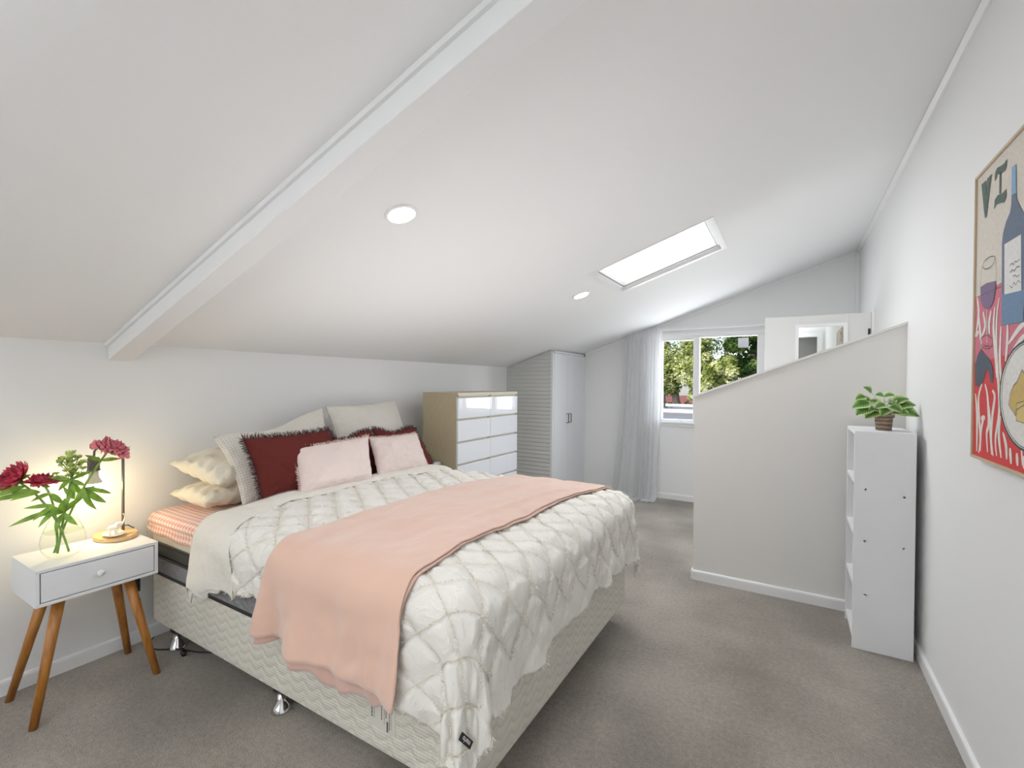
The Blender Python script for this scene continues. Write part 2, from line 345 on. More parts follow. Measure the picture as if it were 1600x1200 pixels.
# ---- window
fw = MB()
y0, y1 = YF-.005, YF+.06
fw.box((WX0, y0, WZ0+.022), (WX0+.03, y1, WZ1-.02)).box((WX1-.065, y0, WZ0+.022), (WX1, y1, WZ1-.02)).box((WX0, y0, WZ0), (WX1, y1, WZ0+.022)).box((WX0, y0, WZ1-.02), (WX1, y1, WZ1)).box((1.822, y0, WZ0+.022), (1.886, y1, WZ1-.02))
win = struct(fw.build('window_1', M['trim'], bevel=.002))
box('sash', (1.498, YF+.012, WZ1-.045), (1.820, YF+.045, WZ1-.022), M['trim'], win)
MB().add([(WX0+.03, YF+.04, WZ0+.02), (1.822, YF+.04, WZ0+.02), (1.822, YF+.04, WZ1-.02), (WX0+.03, YF+.04, WZ1-.02)], [(0, 1, 2, 3)]).add([(1.886, YF+.04, WZ0+.02), (WX1-.065, YF+.04, WZ0+.02), (WX1-.065, YF+.04, WZ1-.02), (1.886, YF+.04, WZ1-.02)], [(0, 1, 2, 3)]).build('window_glass', M['glass'], win)
MB().box((2.255, YF+.037, 1.662), (2.352, YF+.039, 1.762)).build('glass_square', M['frost'], win)  # plain pale square just in front of the glass
struct(MB().box((WX0-.05, YF-.035, WZ0-.022), (WX1+.05, YF+.01, WZ0)).box((WX0-.04, YF-.014, WZ0-.055), (WX1+.04, YF, WZ0-.022)).build('trim_9', M['trim'], bevel=.003))
struct(MB().box((WX0-.05, YF-.02, WZ1), (WX1+.05, YF, WZ1+.035)).box((WX0-.05, YF-.02, WZ0), (WX0, YF, WZ1)).box((WX1, YF-.02, WZ0), (WX1+.05, YF, WZ1)).build('trim_10', M['trim'], bevel=.003))
rail = tag(MB().box((1.06, YF-.075, 1.866), (2.56, YF-.05, 1.884)).box((1.3, YF-.052, 1.866), (1.33, YF, 1.88)).box((2.45, YF-.052, 1.866), (2.48, YF, 1.88)).build('curtain_rail', M['trim']), 'thin white curtain rail across the wall above the window', 'curtain rail')
# ---- skylight
sk = struct(MB().prism([(SX0-.035, SY0-.012), (SX1+.035, SY0-.012), (SX1+.035, SY0), (SX0-.035, SY0)], lambda x, y, w: (x, y, cz(x)-.006+w), .006)
    .prism([(SX0-.035, SY1), (SX1+.035, SY1), (SX1+.035, SY1+.03), (SX0-.035, SY1+.03)], lambda x, y, w: (x, y, cz(x)-.006+w), .006)
    .prism([(SX0-.035, SY0), (SX0, SY0), (SX0, SY1), (SX0-.035, SY1)], lambda x, y, w: (x, y, cz(x)-.006+w), .006)
    .prism([(SX1, SY0), (SX1+.035, SY0), (SX1+.035, SY1), (SX1, SY1)], lambda x, y, w: (x, y, cz(x)-.006+w), .006).build('window_2', M['trim']))
ri = MB()
for (x0, x1, y0_, y1_) in ((SX0, SX0+.02, SY0, SY1), (SX1-.02, SX1, SY0, SY1), (SX0, SX1, SY0, SY0+.008), (SX0, SX1, SY1-.05, SY1)):
    ri.prism([(x0, y0_), (x1, y0_), (x1, y1_), (x0, y1_)], lambda x, y, w: (x, y, cz(x)+.012+w), .05)
ri.build('inner_frame', M['trim'], sk)
se = MB()
for (x0, x1, y0_, y1_) in ((SX0+.02, SX1-.02, SY1-.054, SY1-.049), (SX0+.019, SX0+.023, SY0, SY1-.05), (SX1-.023, SX1-.019, SY0, SY1-.05)):
    se.prism([(x0, y0_), (x1, y0_), (x1, y1_), (x0, y1_)], lambda x, y, w: (x, y, cz(x)+.0105+w), .006)
se.build('seal', M['steel'], sk)
MB().prism([(SX0, SY0), (SX1, SY0), (SX1, SY1), (SX0, SY1)], lambda x, y, w: (x, y, cz(x)+.05+w), .01).build('frosted_pane', M['skypane'], sk)
# ---- downlights
slope = Matrix.Rotation(-math.atan(SL), 4, 'Y')
for k, (x, y, lab) in enumerate(((1.438, 1.317, 'round white recessed ceiling light between beam and skylight'), (1.419, 3.151, 'smaller-looking round recessed ceiling light just beside the skylight'))):
    t = thing('ceiling_downlight', lab, 'ceiling light', (x, y, cz(x))); t.rotation_euler = (0, -math.atan(SL), 0)
    t['group'] = 'recessed ceiling lights'
    MB().lathe([(.052, -.002), (.053, -.006), (.062, -.005), (.066, -.001), (.066, .0)], n=40).build('trim_ring', M['trim'], t, smooth=True)
    MB().lathe([(.0, -.0045), (.052, -.0045)], n=40).build('diffuser', M['led'], t)
# ---- landing door with inset mirror, seen over the half wall
DY = 4.40; d0 = struct(MB().box((2.54, DY, -.165), (3.245, DY+.036, 1.833)).build('door_1', M['door'], bevel=.002))
MB().box((2.757, DY-.012, .45), (2.780, DY, 1.765)).box((3.075, DY-.012, .45), (3.103, DY, 1.765)).box((2.780, DY-.012, 1.74), (3.075, DY, 1.765)).box((2.780, DY-.012, .45), (3.075, DY, .475)).build('mirror_frame', M['trim'], d0)
MB().box((2.780, DY-.004, .475), (3.075, DY-.001, 1.74)).build('mirror', M['mirror'], d0)
MB().box((2.770, DY-.003, 1.765), (2.776, DY, 1.833)).box((3.092, DY-.003, 1.765), (3.098, DY, 1.833)).build('panel_moulding', M['trim'], d0)
MB().box((3.226, DY-.006, 1.60), (3.240, DY, 1.71)).box((3.226, DY-.006, .1), (3.240, DY, .21)).build('hinge', M['black'], d0)
struct(box('trim_11', (3.246, DY-.02, -.17), (W-.001, DY+.05, 1.868), M['trim']))
# ---------------------------------------------------------------- wardrobe (built into the low corner)
wt = thing('wardrobe', 'tall white corner wardrobe with two doors and a ribbed side under the sloping ceiling', 'wardrobe', (0, 4.44, 0))
DXW = .575; WY0 = 4.44; WY1 = YF-.002
def L(m4, o): return o
body = MB()
def wp(x, z, w): return (x, w, z)
body.prism([(0.002, .0), (DXW-.03, .0), (DXW-.03, cz(DXW-.03)-.004), (0.002, cz(0.002)-.004)], lambda x, z, w: (x, .012+w, z), WY1-WY0-.014)
body.build('carcass', M['white'], wt)
lv = MB(); n = 34; pit = .0425
P = []
for k in range(39):
    z0 = .0+k*pit
    for zz, dy in ((z0, 0.0), (z0+.006, -.006), (z0+pit*.55, -.003), (z0+pit-.001, 0.002)):
        P.append((zz, dy))
vs = []; fs = []
for i, (zz, dy) in enumerate(P):
    xs = max(0.002, (zz-ZH+.004)/SL) if zz > ZH else .002
    xs = min(xs, DXW-.02); zz2 = min(zz, cz(DXW-.02)-.004)
    vs += [(xs, dy, zz2), (DXW-.02, dy, zz2)]
for i in range(len(P)-1):
    if P[i][0] < cz(DXW-.02): fs.append((2*i, 2*i+1, 2*i+3, 2*i+2))
m = mat('ribbed_grey_panel', (.62, .62, .60), .6)
lo = MB().add(vs, fs).build('ribbed_side_panel', m, wt)
bm_ = None
fr = MB().box((DXW-.03, -.004, 0), (DXW-.002, .028, cz(DXW-.03)-.006)).box((DXW-.03, WY1-WY0-.035, 0), (DXW-.002, WY1-WY0, cz(DXW-.03)-.006)).box((DXW-.03, 0, cz(DXW-.03)-.03), (DXW-.002, WY1-WY0, cz(DXW-.03)-.006)).box((DXW-.03, 0, 0), (DXW-.004, WY1-WY0, .05))
fr.build('frame', M['white'], wt, bevel=.001)
mid = .385
for k, (a, b) in enumerate(((.031, mid-.0015), (mid+.0015, WY1-WY0-.038))):
    d = MB().box((DXW-.016, a, .055), (DXW, b, cz(DXW-.03)-.033)).build('door', M['white'], wt, bevel=.0012)
    yy = b-.032 if k == 0 else a+.032
    MB().tube([(DXW-.001, yy, .835), (DXW+.026, yy, .835), (DXW+.026, yy, .935), (DXW-.001, yy, .935)], .0052, n=6).build('handle', M['black'], d)
# ---------------------------------------------------------------- chests of drawers
def chest(y0, y1, lab, side):
    t = thing('chest_of_drawers', lab, 'chest of drawers', (.195, y0, 0), group='six-drawer chests by the wardrobe')
    w = y1-y0; D = .355
    cs = MB().box((0, 0, 0), (D-.018, .02, 1.176)).box((0, w-.02, 0), (D-.018, w, 1.176)).box((0, 0, 1.176), (D-.0015, w, 1.2)).box((0, .02, 0), (.01, w-.02, 1.176)).box((.01, .02, 0.0), (D-.03, w-.02, .07))
    for k in range(7): cs.box((.01, .02, .13+k*.1745-.004), (D-.022, w-.02, .13+k*.1745+.012)) if k < 6 else None
    MB().box((D-.024, .021, .075), (D-.019, w-.021, 1.172)).box((D-.0175, .021, 1.168), (D-.008, w-.021, 1.1755)).box((D-.001, 0, 1.1765), (D, w, 1.1995)).build('pale_front_edge', M['palefront'], t)
    cs.build('carcass', M['oak'], t, bevel=.001)
    for k in range(6):
        z = .128+k*.1745
        MB().box((D-.017, .0012, z), (D, w-.0012, z+.158)).build('drawer', M['whitegloss'], t, bevel=.0012)
chest(2.836, 3.285, 'left of two pale oak chests with glossy white drawers, its wooden side facing the bed', 0)
chest(3.287, 3.736, 'right of two pale oak chests with glossy white drawers, nearest the ribbed wardrobe side', 1)
# ---------------------------------------------------------------- bedside tables
def bedside(loc, lab, w=.385, D=.285, h0=.442, h1=.58):
    t = thing('bedside_table', lab, 'bedside table', loc)
    c = MB().box((0, 0, h1-.012), (D, w, h1)).box((0, 0, h0), (D, w, h0+.012)).box((0, 0, h0+.012), (D, .012, h1-.012)).box((0, w-.012, h0+.012), (D, w, h1-.012)).box((0, .012, h0+.012), (.008, w-.012, h1-.012))
    c.build('cabinet', M['white'], t, bevel=.001)
    MB().box((D-.03, .012, h0+.012), (D-.014, w-.012, h1-.012)).build('shadow_gap', M['blackgap'], t)
    dr = MB().box((D-.02, .0155, h0+.0155), (D-.001, w-.0155, h1-.0155)).build('drawer', M['white'], t, bevel=.001)
    R = Matrix.Rotation(PI/2, 4, 'Y')
    MB().lathe([(.0, .0), (.006, 0), (.006, .010), (.0125, .014), (.0135, .019), (.010, .024), (0, .0255)], (D-.001, w/2-.008, (h0+h1)/2+.004), M4=R, n=20).build('knob', M['white'], dr, smooth=True)
    for sx, sy in ((0, 0), (1, 0), (0, 1), (1, 1)):
        top = Vector((.075+sx*.14, .085+sy*(w-.17), h0)); bot = Vector((-.012+sx*.29, -.005+sy*(w+.003), .0))
        d_ = (top-bot)
        vs = []; n = 16
        for (c_, r_) in ((bot, .0135), (bot+d_*.5, .0165), (top, .0205)):
            for j in range(n): a = 2*PI*j/n; vs.append(c_+Vector((math.cos(a)*r_, math.sin(a)*r_, 0)))
        fs = [(i*n+j, i*n+(j+1) % n, (i+1)*n+(j+1) % n, (i+1)*n+j) for i in range(2) for j in range(n)]+[list(range(n))[::-1], list(range(2*n, 3*n))]
        MB().add(vs, fs).build('leg', M['pine'], t, smooth=True)
    return t
bedside((.085, .558, 0), 'white one-drawer bedside table on splayed orange wooden legs, holding the flower vase')
bedside((.10, 2.525, 0), 'far bedside table, only a white top corner visible between pink cushion and chest of drawers', .29, .30, .52, .66)
# ---------------------------------------------------------------- lamp
lt = thing('table_lamp', 'bare-bulb table lamp with a grey pole and round light wood base, switched on', 'lamp', (.150, .868, .5805))
MB().lathe([(0, 0), (.092, 0), (.098, .003), (.098, .015), (.095, .018), (0, .018)], n=48, sy=.76).build('base', M['lampwood'], lt, smooth=False, bevel=.0015)
MB().tube([(-.020, .034, .018), (-.020, .034, .41)], .0058, n=14).build('pole', M['steel'], lt, smooth=True)
MB().tube([(-.020, .034, .405), (-.012, .005, .409), (.004, -.06, .409), (.006, -.075, .395), (.006, -.078, .352)], .0045, n=10).build('arm', M['steel'], lt, smooth=True)
MB().lathe([(0, .385), (.018, .385), (.021, .378), (.021, .335), (.024, .331), (.021, .328), (0, .328)], (.006, -.078, -.018), n=24).build('socket', M['socket'], lt, smooth=False)
b_ = MB().lathe([(0, .328), (.0165, .328), (.0165, .305), (.020, .294), (.0285, .281), (.030, .275)], (.006, -.078, -.018), n=28).build('bulb', M['bulbtop'], lt, smooth=True)
MB().lathe([(.030, .275), (.0305, .268), (.0285, .256), (.021, .245), (.011, .240), (0, .239)], (.006, -.078, -.018), n=28).build('glowing_dome', M['bulbglow'], b_, smooth=True)
cab = [(-.020, .030, .040), (-.028, .055, .036), (-.05, .085, .010), (-.085, .098, .005), (-.125, .105, -.03), (-.122, .118, -.15), (-.120, .121, -.24)]
cd = MB().tube(cab, .0022, n=6)
cd.tube([(-.120, .121, -.32), (-.118, .135, -.36), (-.12, .150, -.45), (-.115, .148, -.54), (-.09, .17, -.573)], .0022, n=6)
cd.build('power_cord', M['black'], lt, smooth=True)
MB().box((-.131, .110, -.32), (-.109, .134, -.24)).build('inline_switch', M['black'], lt, bevel=.004)
# ---------------------------------------------------------------- dish and elephant
MB_ = MB().lathe([(0, .004), (.018, .0), (.030, .002), (.052, .012), (.053, .014), (.046, .012), (.025, .006), (0, .006)], n=40, sy=.72)
dish = tag(MB_.build('trinket_dish', M['dish'], smooth=True), 'small oval white trinket dish resting on the wooden lamp base', 'dish'); dish.location = (.190, .848, .5985)
def ell(bm, c, r, rot=(0, 0, 0)):
    mt = Matrix.Translation(c) @ Matrix.Rotation(rot[2], 4, 'Z') @ Matrix.Rotation(rot[1], 4, 'Y') @ Matrix.Rotation(rot[0], 4, 'X') @ Matrix.Diagonal((*r, 1))
    bmesh.ops.create_uvsphere(bm, u_segments=14, v_segments=10, radius=1, matrix=mt)
bm = bmesh.new()   # elephant faces +Y, trunk raised
ell(bm, (0, 0, .030), (.0135, .021, .0135)); ell(bm, (0, .022, .041), (.0105, .011, .0115)); ell(bm, (0, .012, .036), (.011, .012, .012))
for x in (-.008, .008):
    for y in (-.013, .011): ell(bm, (x, y, .013), (.0052, .0056, .0135))
for x in (-1, 1): ell(bm, (x*.0115, .016, .041), (.0022, .0085, .010), (0, 0, x*.5))
for i in range(10):
    a = i/9; ell(bm, (0, .030+.010*math.sin(a*2.4), .040+.042*a), (.0048-.0026*a,)*3)
ell(bm, (0, .036-.001, .084), (.0024, .004, .0024)); ell(bm, (0, -.022, .028), (.0016, .0016, .009))
me = bpy.data.meshes.new('elephant'); bm.to_mesh(me); bm.free(); me.materials.append(M['dish'])
el = link('elephant_figurine', me); el.location = (.190, .846, .6045); el.rotation_euler = (0, 0, -.15)
rm = el.modifiers.new('r', 'REMESH'); rm.mode = 'VOXEL'; rm.voxel_size = .0011; rm.use_smooth_shade = True
sm_ = el.modifiers.new('s', 'SMOOTH'); sm_.iterations = 3
tag(el, 'little white ceramic elephant with raised trunk standing in the trinket dish', 'figurine')
# ---------------------------------------------------------------- vase with peonies
VX, VY, VZ = .262, .664, .58
vt = thing('vase', 'round clear glass vase half full of water holding the peonies', 'vase', (VX, VY, VZ+.0005))
prof = [(0, 0), (.030, 0), (.048, .010), (.064, .035), (.069, .062), (.066, .088), (.056, .118), (.044, .145), (.037, .165), (.036, .182), (.038, .188)]
inner = [(.036, .188), (.0345, .182), (.0355, .165), (.0425, .145), (.0545, .118), (.0645, .088), (.0675, .062), (.0625, .036), (.046, .013), (.028, .004), (0, .004)]
MB().lathe(prof, n=48).build('glass_body', M['vaseglass'], vt, smooth=True)
wm = glassmat('water', (.90, .93, .86), .25)
MB().lathe([(0, .102), (.056, .102), (.0605, .1045), (.0605, .1055)], n=48).build('water', wm, vt, smooth=False, recalc=False)
def bez(a, b, c, n=14):
    a, b, c = Vector(a), Vector(b), Vector(c); return [a*(1-t)**2+b*2*t*(1-t)+c*t*t for t in [i/(n-1) for i in range(n)]]
def leafmesh(mb, base, tip, w, sag=.15, mi=0, up=Vector((.72, -.60, .35)), nu=8, fold=.25, uvs=True, prof=None):
    w = w*.82 if w < .04 and tip[2] > .5 else w
    base, tip = Vector(base), Vector(tip); d = tip-base; Ln = d.length; dn = d.normalized(); side = dn.cross(up)
    if side.length < .1: side = dn.cross(Vector((1, 0, 0)))
    side.normalize(); nrm = side.cross(dn).normalized(); P = []; U = []
    for i in range(nu+1):
        t = i/nu; ww = w*(prof(t) if prof else (math.sin(PI*t**.8)**.9 if 0 < t < 1 else 0))*.5+.0003
        c = base+d*t+nrm*(math.sin(PI*t)*sag*Ln); row = []; ru = []
        for s_, k in ((-1, fold), (-.5, fold*.3), (0, 0), (.5, fold*.3), (1, fold)):
            row.append(c+side*ww*s_+nrm*ww*k); ru.append((s_*.5+.5, t))
        P.append(row); U.append(ru)
    mb.grid(P, mi, U)
def peony(center, axis, r, seed, matm, group, label, layers=5, full=1.0):
    rnd = random.Random(seed); ax = Vector(axis).normalized(); mb = MB()
    q = Vector((0, 0, 1)).rotation_difference(ax)
    for L_ in range(layers):
        n = 6+L_*2; op = .25+L_*(1.25*full)/layers; ln = r*(.72+.10*L_)
        for k in range(n):
            a = 2*PI*(k+rnd.random()*.6)/n+L_; P = []; wob = rnd.random()*6
            oo = op*rnd.uniform(.85, 1.12); l2 = ln*rnd.uniform(.88, 1.08); wd = r*rnd.uniform(.55, .75)
            for i in range(7):
                t = i/6; rad = l2*(math.sin(oo)*t+.22*math.sin(PI*t)*(.5+op*.3)); zz = l2*(math.cos(oo)*t**1.15)+r*.05-(.16*l2*max(0, t-.75)*4*(op > 1))
                row = []
                for j in range(7):
                    u = (j/6-.5)*2; ang = a+u*wd*.5*(math.sin(PI*min(t*.85+.08, 1))**.8)/max(rad, r*.24)
                    rr = rad-(u*u)*rad*.10+math.sin(u*7+wob)*r*.035*t; z2 = zz-(u*u)*l2*.16*t+math.sin(u*9+wob)*r*.04*t*t
                    row.append(q @ Vector((rr*math.cos(ang), rr*math.sin(ang), z2-r*.35))+Vector(center))
                P.append(row)
            mb.grid(P, 0)
    o = mb.build('blossom', matm, None, smooth=True, recalc=False)
    return o
fc = []
def flower(name, label, stempts, cen, axis, r, seed, matm, layers, full, leaves, group='cut peonies in the vase'):
    t = thing(name, label, 'flower', (0, 0, 0), group=group)
    bo = peony(cen, axis, r, seed, matm, group, label, layers, full); bo.parent = t
    MB().tube(bez(*stempts, 16), [.0040]*16, n=7).build('stem', M['stem'], t, smooth=True)
    cal = MB()
    ax = Vector(axis).normalized()
    for k in range(5):
        a = 2*PI*k/5+seed; q = Vector((0, 0, 1)).rotation_difference(ax); o_ = q @ Vector((math.cos(a), math.sin(a), -.25))
        leafmesh(cal, Vector(cen)-ax*r*.36, Vector(cen)-ax*r*.30+o_*r*.62, .016, .1)
    cal.build('sepals', M['leafg'], t, smooth=True, recalc=False)
    for lf in leaves:
        lm = MB(); b0 = Vector(lf[0])
        for tp, w in lf[1]:
            leafmesh(lm, b0, tp, w, lf[2] if len(lf) > 2 else .12)
        lm.build('leaf', M['leafg'], t, smooth=True, recalc=False)
    return t
fx = .262
flower('peony', 'large pink peony at upper right of the vase, in front of the lamp pole', ((.250, .640, .60), (.262, .690, .80), (.262, .800, .975)), (.262, .820, 1.000), (.15, .35, .8), .060, 3, M['peony2'], 7, 1.0,
       [((.262, .722, .845), [((.262, .800, .765), .030), ((.27, .765, .745), .026), ((.29, .735, .79), .022), ((.255, .818, .80), .022)], .22), ((.262, .78, .945), [((.27, .845, .945), .020), ((.26, .73, .975), .020), ((.30, .76, .95), .018)], .1), ((.262, .70, .80), [((.27, .762, .845), .034), ((.255, .665, .86), .022)], .1)])
flower('peony', 'deep pink peony drooping furthest left over the table edge', ((.278, .676, .60), (.262, .64, .80), (.262, .535, .905)), (.262, .530, .920), (.12, -.75, .55), .058, 11, M['peony'], 6, .7,
       [((.262, .600, .850), [((.25, .500, .868), .024), ((.27, .515, .835), .022), ((.24, .455, .835), .024)], .12), ((.262, .64, .79), [((.25, .555, .795), .020), ((.27, .575, .745), .022)], .1), ((.262, .56, .88), [((.27, .455, .850), .024), ((.25, .43, .875), .018)], .05)])
flower('peony', 'smaller deep pink peony between the drooping one and the green florets', ((.246, .650, .60), (.262, .65, .80), (.255, .610, .875)), (.250, .606, .893), (.15, .1, .75), .050, 21, M['peony'], 5, .85,
       [((.262, .645, .77), [((.25, .515, .735), .024), ((.27, .59, .715), .022)], .12), ((.262, .63, .84), [((.26, .665, .79), .026), ((.27, .57, .82), .020)], .1)])
gt = thing('green_flower_sprig', 'upright sprig of small lime green star florets rising from the middle of the vase', 'flower')
MB().tube(bez((.268, .645, .60), (.262, .668, .76), (.262, .690, .90), 14),   .0042, n=7).build('stem', M['stem'], gt, smooth=True)
rnd = random.Random(5); br = MB(); fl_ = MB()
for k in range(38):
    a = rnd.random()*2*PI; rr = rnd.uniform(.006, .045); zz = rnd.uniform(.895, .985); p = Vector((.262+math.cos(a)*rr, .688+math.sin(a)*rr, zz))
    br.tube(bez((.262, .690, .885), (.262+math.cos(a)*rr*.3, .690+math.sin(a)*rr*.3, zz-.03), p, 6), .0011, n=5)
    for j in range(5):
        a2 = j*2*PI/5+k; v = Vector((math.cos(a2), math.sin(a2)*.8, .5+.4*math.sin(k)))
        leafmesh(fl_, p, p+v*rnd.uniform(.012, .020), .012, .15, nu=4)
br.build('branches', M['stem'], gt, smooth=True); fl_.build('florets', M['leafl'], gt, smooth=True, recalc=False)
lm = MB()
for tp, w in (((.25, .735, .80), .024), ((.25, .635, .885), .022), ((.28, .645, .85), .022), ((.262, .755, .905), .020), ((.24, .655, .84), .020), ((.28, .73, .85), .020), ((.27, .615, .905), .018), ((.262, .70, .81), .026)): leafmesh(lm, (.262, .688, .882), tp, w, .1)
lm.build('leaf', M['leafg'], gt, smooth=True, recalc=False)
lt2 = MB()
for tp, w in (((.29, .70, .70), .026), ((.262, .61, .80), .026), ((.30, .66, .82), .028), ((.262, .59, .76), .020), ((.24, .735, .80), .026), ((.27, .64, .68), .024), ((.27, .69, .83), .024)): leafmesh(lt2, (.262, .665, .755), tp, w, .15)
lt2.build('leaf', M['leafg'], gt, smooth=True, recalc=False)

# ---------------------------------------------------------------- bed
bt = thing('bed', 'queen bed with cream quilted base and grey-banded mattress under pink gingham sheet', 'bed', (.05, 1.03, 0))
def rbox(x0, x1, y0, y1, z0, z1, r, nz=6, rz=0, seg=8):
    """rounded-corner box with metric UV around the sides"""
    pts = []
    for (cx, cy, a0) in ((x1-r, y0+r, -PI/2), (x1-r, y1-r, 0), (x0+r, y1-r, PI/2), (x0+r, y0+r, PI)):
        for i in range(seg+1): a = a0+PI/2*i/seg; pts.append((cx+r*math.cos(a), cy+r*math.sin(a)))
    n = len(pts); acc = [0]
    for i in range(n): p, q = pts[i], pts[(i+1) % n]; acc.append(acc[-1]+math.hypot(p[0]-q[0], p[1]-q[1]))
    prof = []
    if rz:
        for i in range(5): a = PI/2*i/4; prof.append((rz*(1-math.sin(a)), z0+rz*(1-math.cos(a)) if False else z0+rz*(1-math.cos(a))*0+0))
    zs = [(0, z0)]; 
    if rz:
        zs = [(rz*(1-math.sin(PI/2*i/5)), z0+rz*(1-math.cos(PI/2*i/5))) for i in range(6)]+[(rz*(1-math.cos(PI/2*i/5)), z1-rz+rz*math.sin(PI/2*i/5)) for i in range(6)]
    else: zs = [(0, z0), (0, z1)]
    mb = MB(); vs = []; uv = []
    cx, cy = (x0+x1)/2, (y0+y1)/2; hx, hy = (x1-x0)/2, (y1-y0)/2
    for ins, z in zs:
        for i in range(n+1):
            p = pts[i % n]; vs.append((cx+(p[0]-cx)*(1-ins/hx), cy+(p[1]-cy)*(1-ins/hy), z)); uv.append((acc[i], z))
    fs = [(j*(n+1)+i, j*(n+1)+i+1, (j+1)*(n+1)+i+1, (j+1)*(n+1)+i) for j in range(len(zs)-1) for i in range(n)]
    mb.add(vs, fs, 0, uv)
    top = vs[-(n+1):-1]; bot = vs[:n]
    mb.add(top, [list(range(n))], 0, [(p[0], p[1]) for p in top]); mb.add(bot, [list(range(n))[::-1]], 0, [(p[0], p[1]) for p in bot])
    return mb
def inb(o):  # bedding is modelled in room coordinates; shift under the bed's origin
    o.location = (-.05, -1.03, 0); return o
base = inb(rbox(.065, 1.982, 1.035, 2.462, .118, .352, .035, rz=.012).build('divan_base', M['quilt'], bt, smooth=True, recalc=False))
def placed(x, y, r=.036):
    f = MB().lathe([(0, .118), (.030, .118), (.030, .085), (.020, .075), (.012, .065), (0, .065)], (x-.05, y-1.03, 0), n=20)
    o = f.build('foot', M['black'], bt, smooth=False)
    MB().lathe([(0, .068), (.013, .066), (.018, .045), (.030, .018), (.038, .006), (.038, 0), (0, 0)], (x-.05, y-1.03, 0), n=28).build('chrome_cup', M['chrome'], o, smooth=True)
for x, y in ((.215, 1.085), (1.035, 1.09), (1.86, 1.10), (.215, 2.43), (1.035, 2.43), (1.86, 2.43)): placed(x, y)
inb(rbox(.055, 1.98, 1.035, 2.465, .352, .368, .05).build('black_piping', M['black'], bt, smooth=True, recalc=False))
inb(rbox(.06, 1.975, 1.03, 2.475, .366, .437, .06, rz=.012).build('lower_mattress_border', M['quiltgrey'], bt, smooth=True, recalc=False))
inb(rbox(.06, 1.975, 1.028, 2.477, .436, .447, .06, rz=.005).build('black_piping', M['black'], bt, smooth=True, recalc=False))
inb(rbox(.063, 1.972, 1.034, 2.472, .446, .500, .06, rz=.008).build('dark_mesh_border', M['darkband'], bt, smooth=True, recalc=False))
inb(rbox(.06, 1.975, 1.028, 2.477, .499, .512, .06, rz=.006).build('black_piping', M['black'], bt, smooth=True, recalc=False))
inb(rbox(.06, 1.975, 1.026, 2.479, .511, .600, .06, rz=.012).build('cream_border', M['ticking'], bt, smooth=True, recalc=False))
# fitted sheet: skirt + soft top
P = []; U = []
nx_, nr = 150, 46
def sheetprof(k):      # k 0..1 from near hem up, over and down the far side
    return k
ys = []
prof = []
for i in range(9): prof.append((1.018-.003*math.sin(i), .548+i*(.618-.548)/8))
for i in range(1, 9): a = PI/2*i/8; prof.append((1.015+.05*(1-math.cos(a)), .615+.032*math.sin(a)))
for i in range(1, 30): prof.append((1.065+(2.430-1.065)*i/30, .648))
for i in range(0, 9): a = PI/2*i/8; prof.append((2.430+.042*math.sin(a), .615+.033*math.cos(a)))
for i in range(1, 5): prof.append((2.473, .615-i*.0175))
dist = 0; du = [0]
for a, b in zip(prof, prof[1:]): dist += math.hypot(a[0]-b[0], a[1]-b[1]); du.append(dist)
for ix in range(nx_+1):
    x = .036+(1.985-.036)*ix/nx_; e = min(x-.036, .05)/.05; dz = -(1-math.sqrt(max(0, 1-(1-e)**2)))*.07; row = []; ru = []
    for k, (y, z) in enumerate(prof):
        nz_ = fbm(x*6, y*6, 1)*.004
        hem = 0
        if k < 6: hem = (.010-.022*(x-.05)+.004*math.sin(x*30))*(1-k/6)
        yy = 1.75+(y-1.75)*(1-(1-e)*.018)
        row.append((x, yy-(nz_ if k < 16 else 0), z+dz*(1 if z > .6 else .2)+nz_+hem)); ru.append((x, du[k]))
    P.append(row); U.append(ru)
inb(MB().grid(P, 0, U).build('fitted_sheet', M['gingham'], bt, smooth=True))
# printed label on the near side of the base
lb = MB(); yl = 1.0335; px0 = 1.592
lb.box((1.585, yl, .195), (1.700, yl+.001, .330), 0)
rows = [(1.597, .33, .222, .0050), (1.609, .31, .222, .0015), (1.618, .30, .262, .0028), (1.628, .290, .280, .0015), (1.641, .31, .225, .0032), (1.653, .30, .215, .0012), (1.658, .30, .270, .0013), (1.660, .268, .238, .0032), (1.675, .32, .205, .0022), (1.683, .31, .210, .0010)]
rr_ = random.Random(2)
for x, za, zb, w in rows:
    z = za
    while z > zb:
        l_ = rr_.uniform(.004, .013); lb.box((x, yl-.0008, z), (x+w, yl, max(zb, z-l_)), 1); z -= l_+.002
lb.box((1.664, yl-.0008, .228), (1.671, yl, .196), 1)
lb = inb(lb.build('printed_label', [M['softlabel'], M['print']], bt))

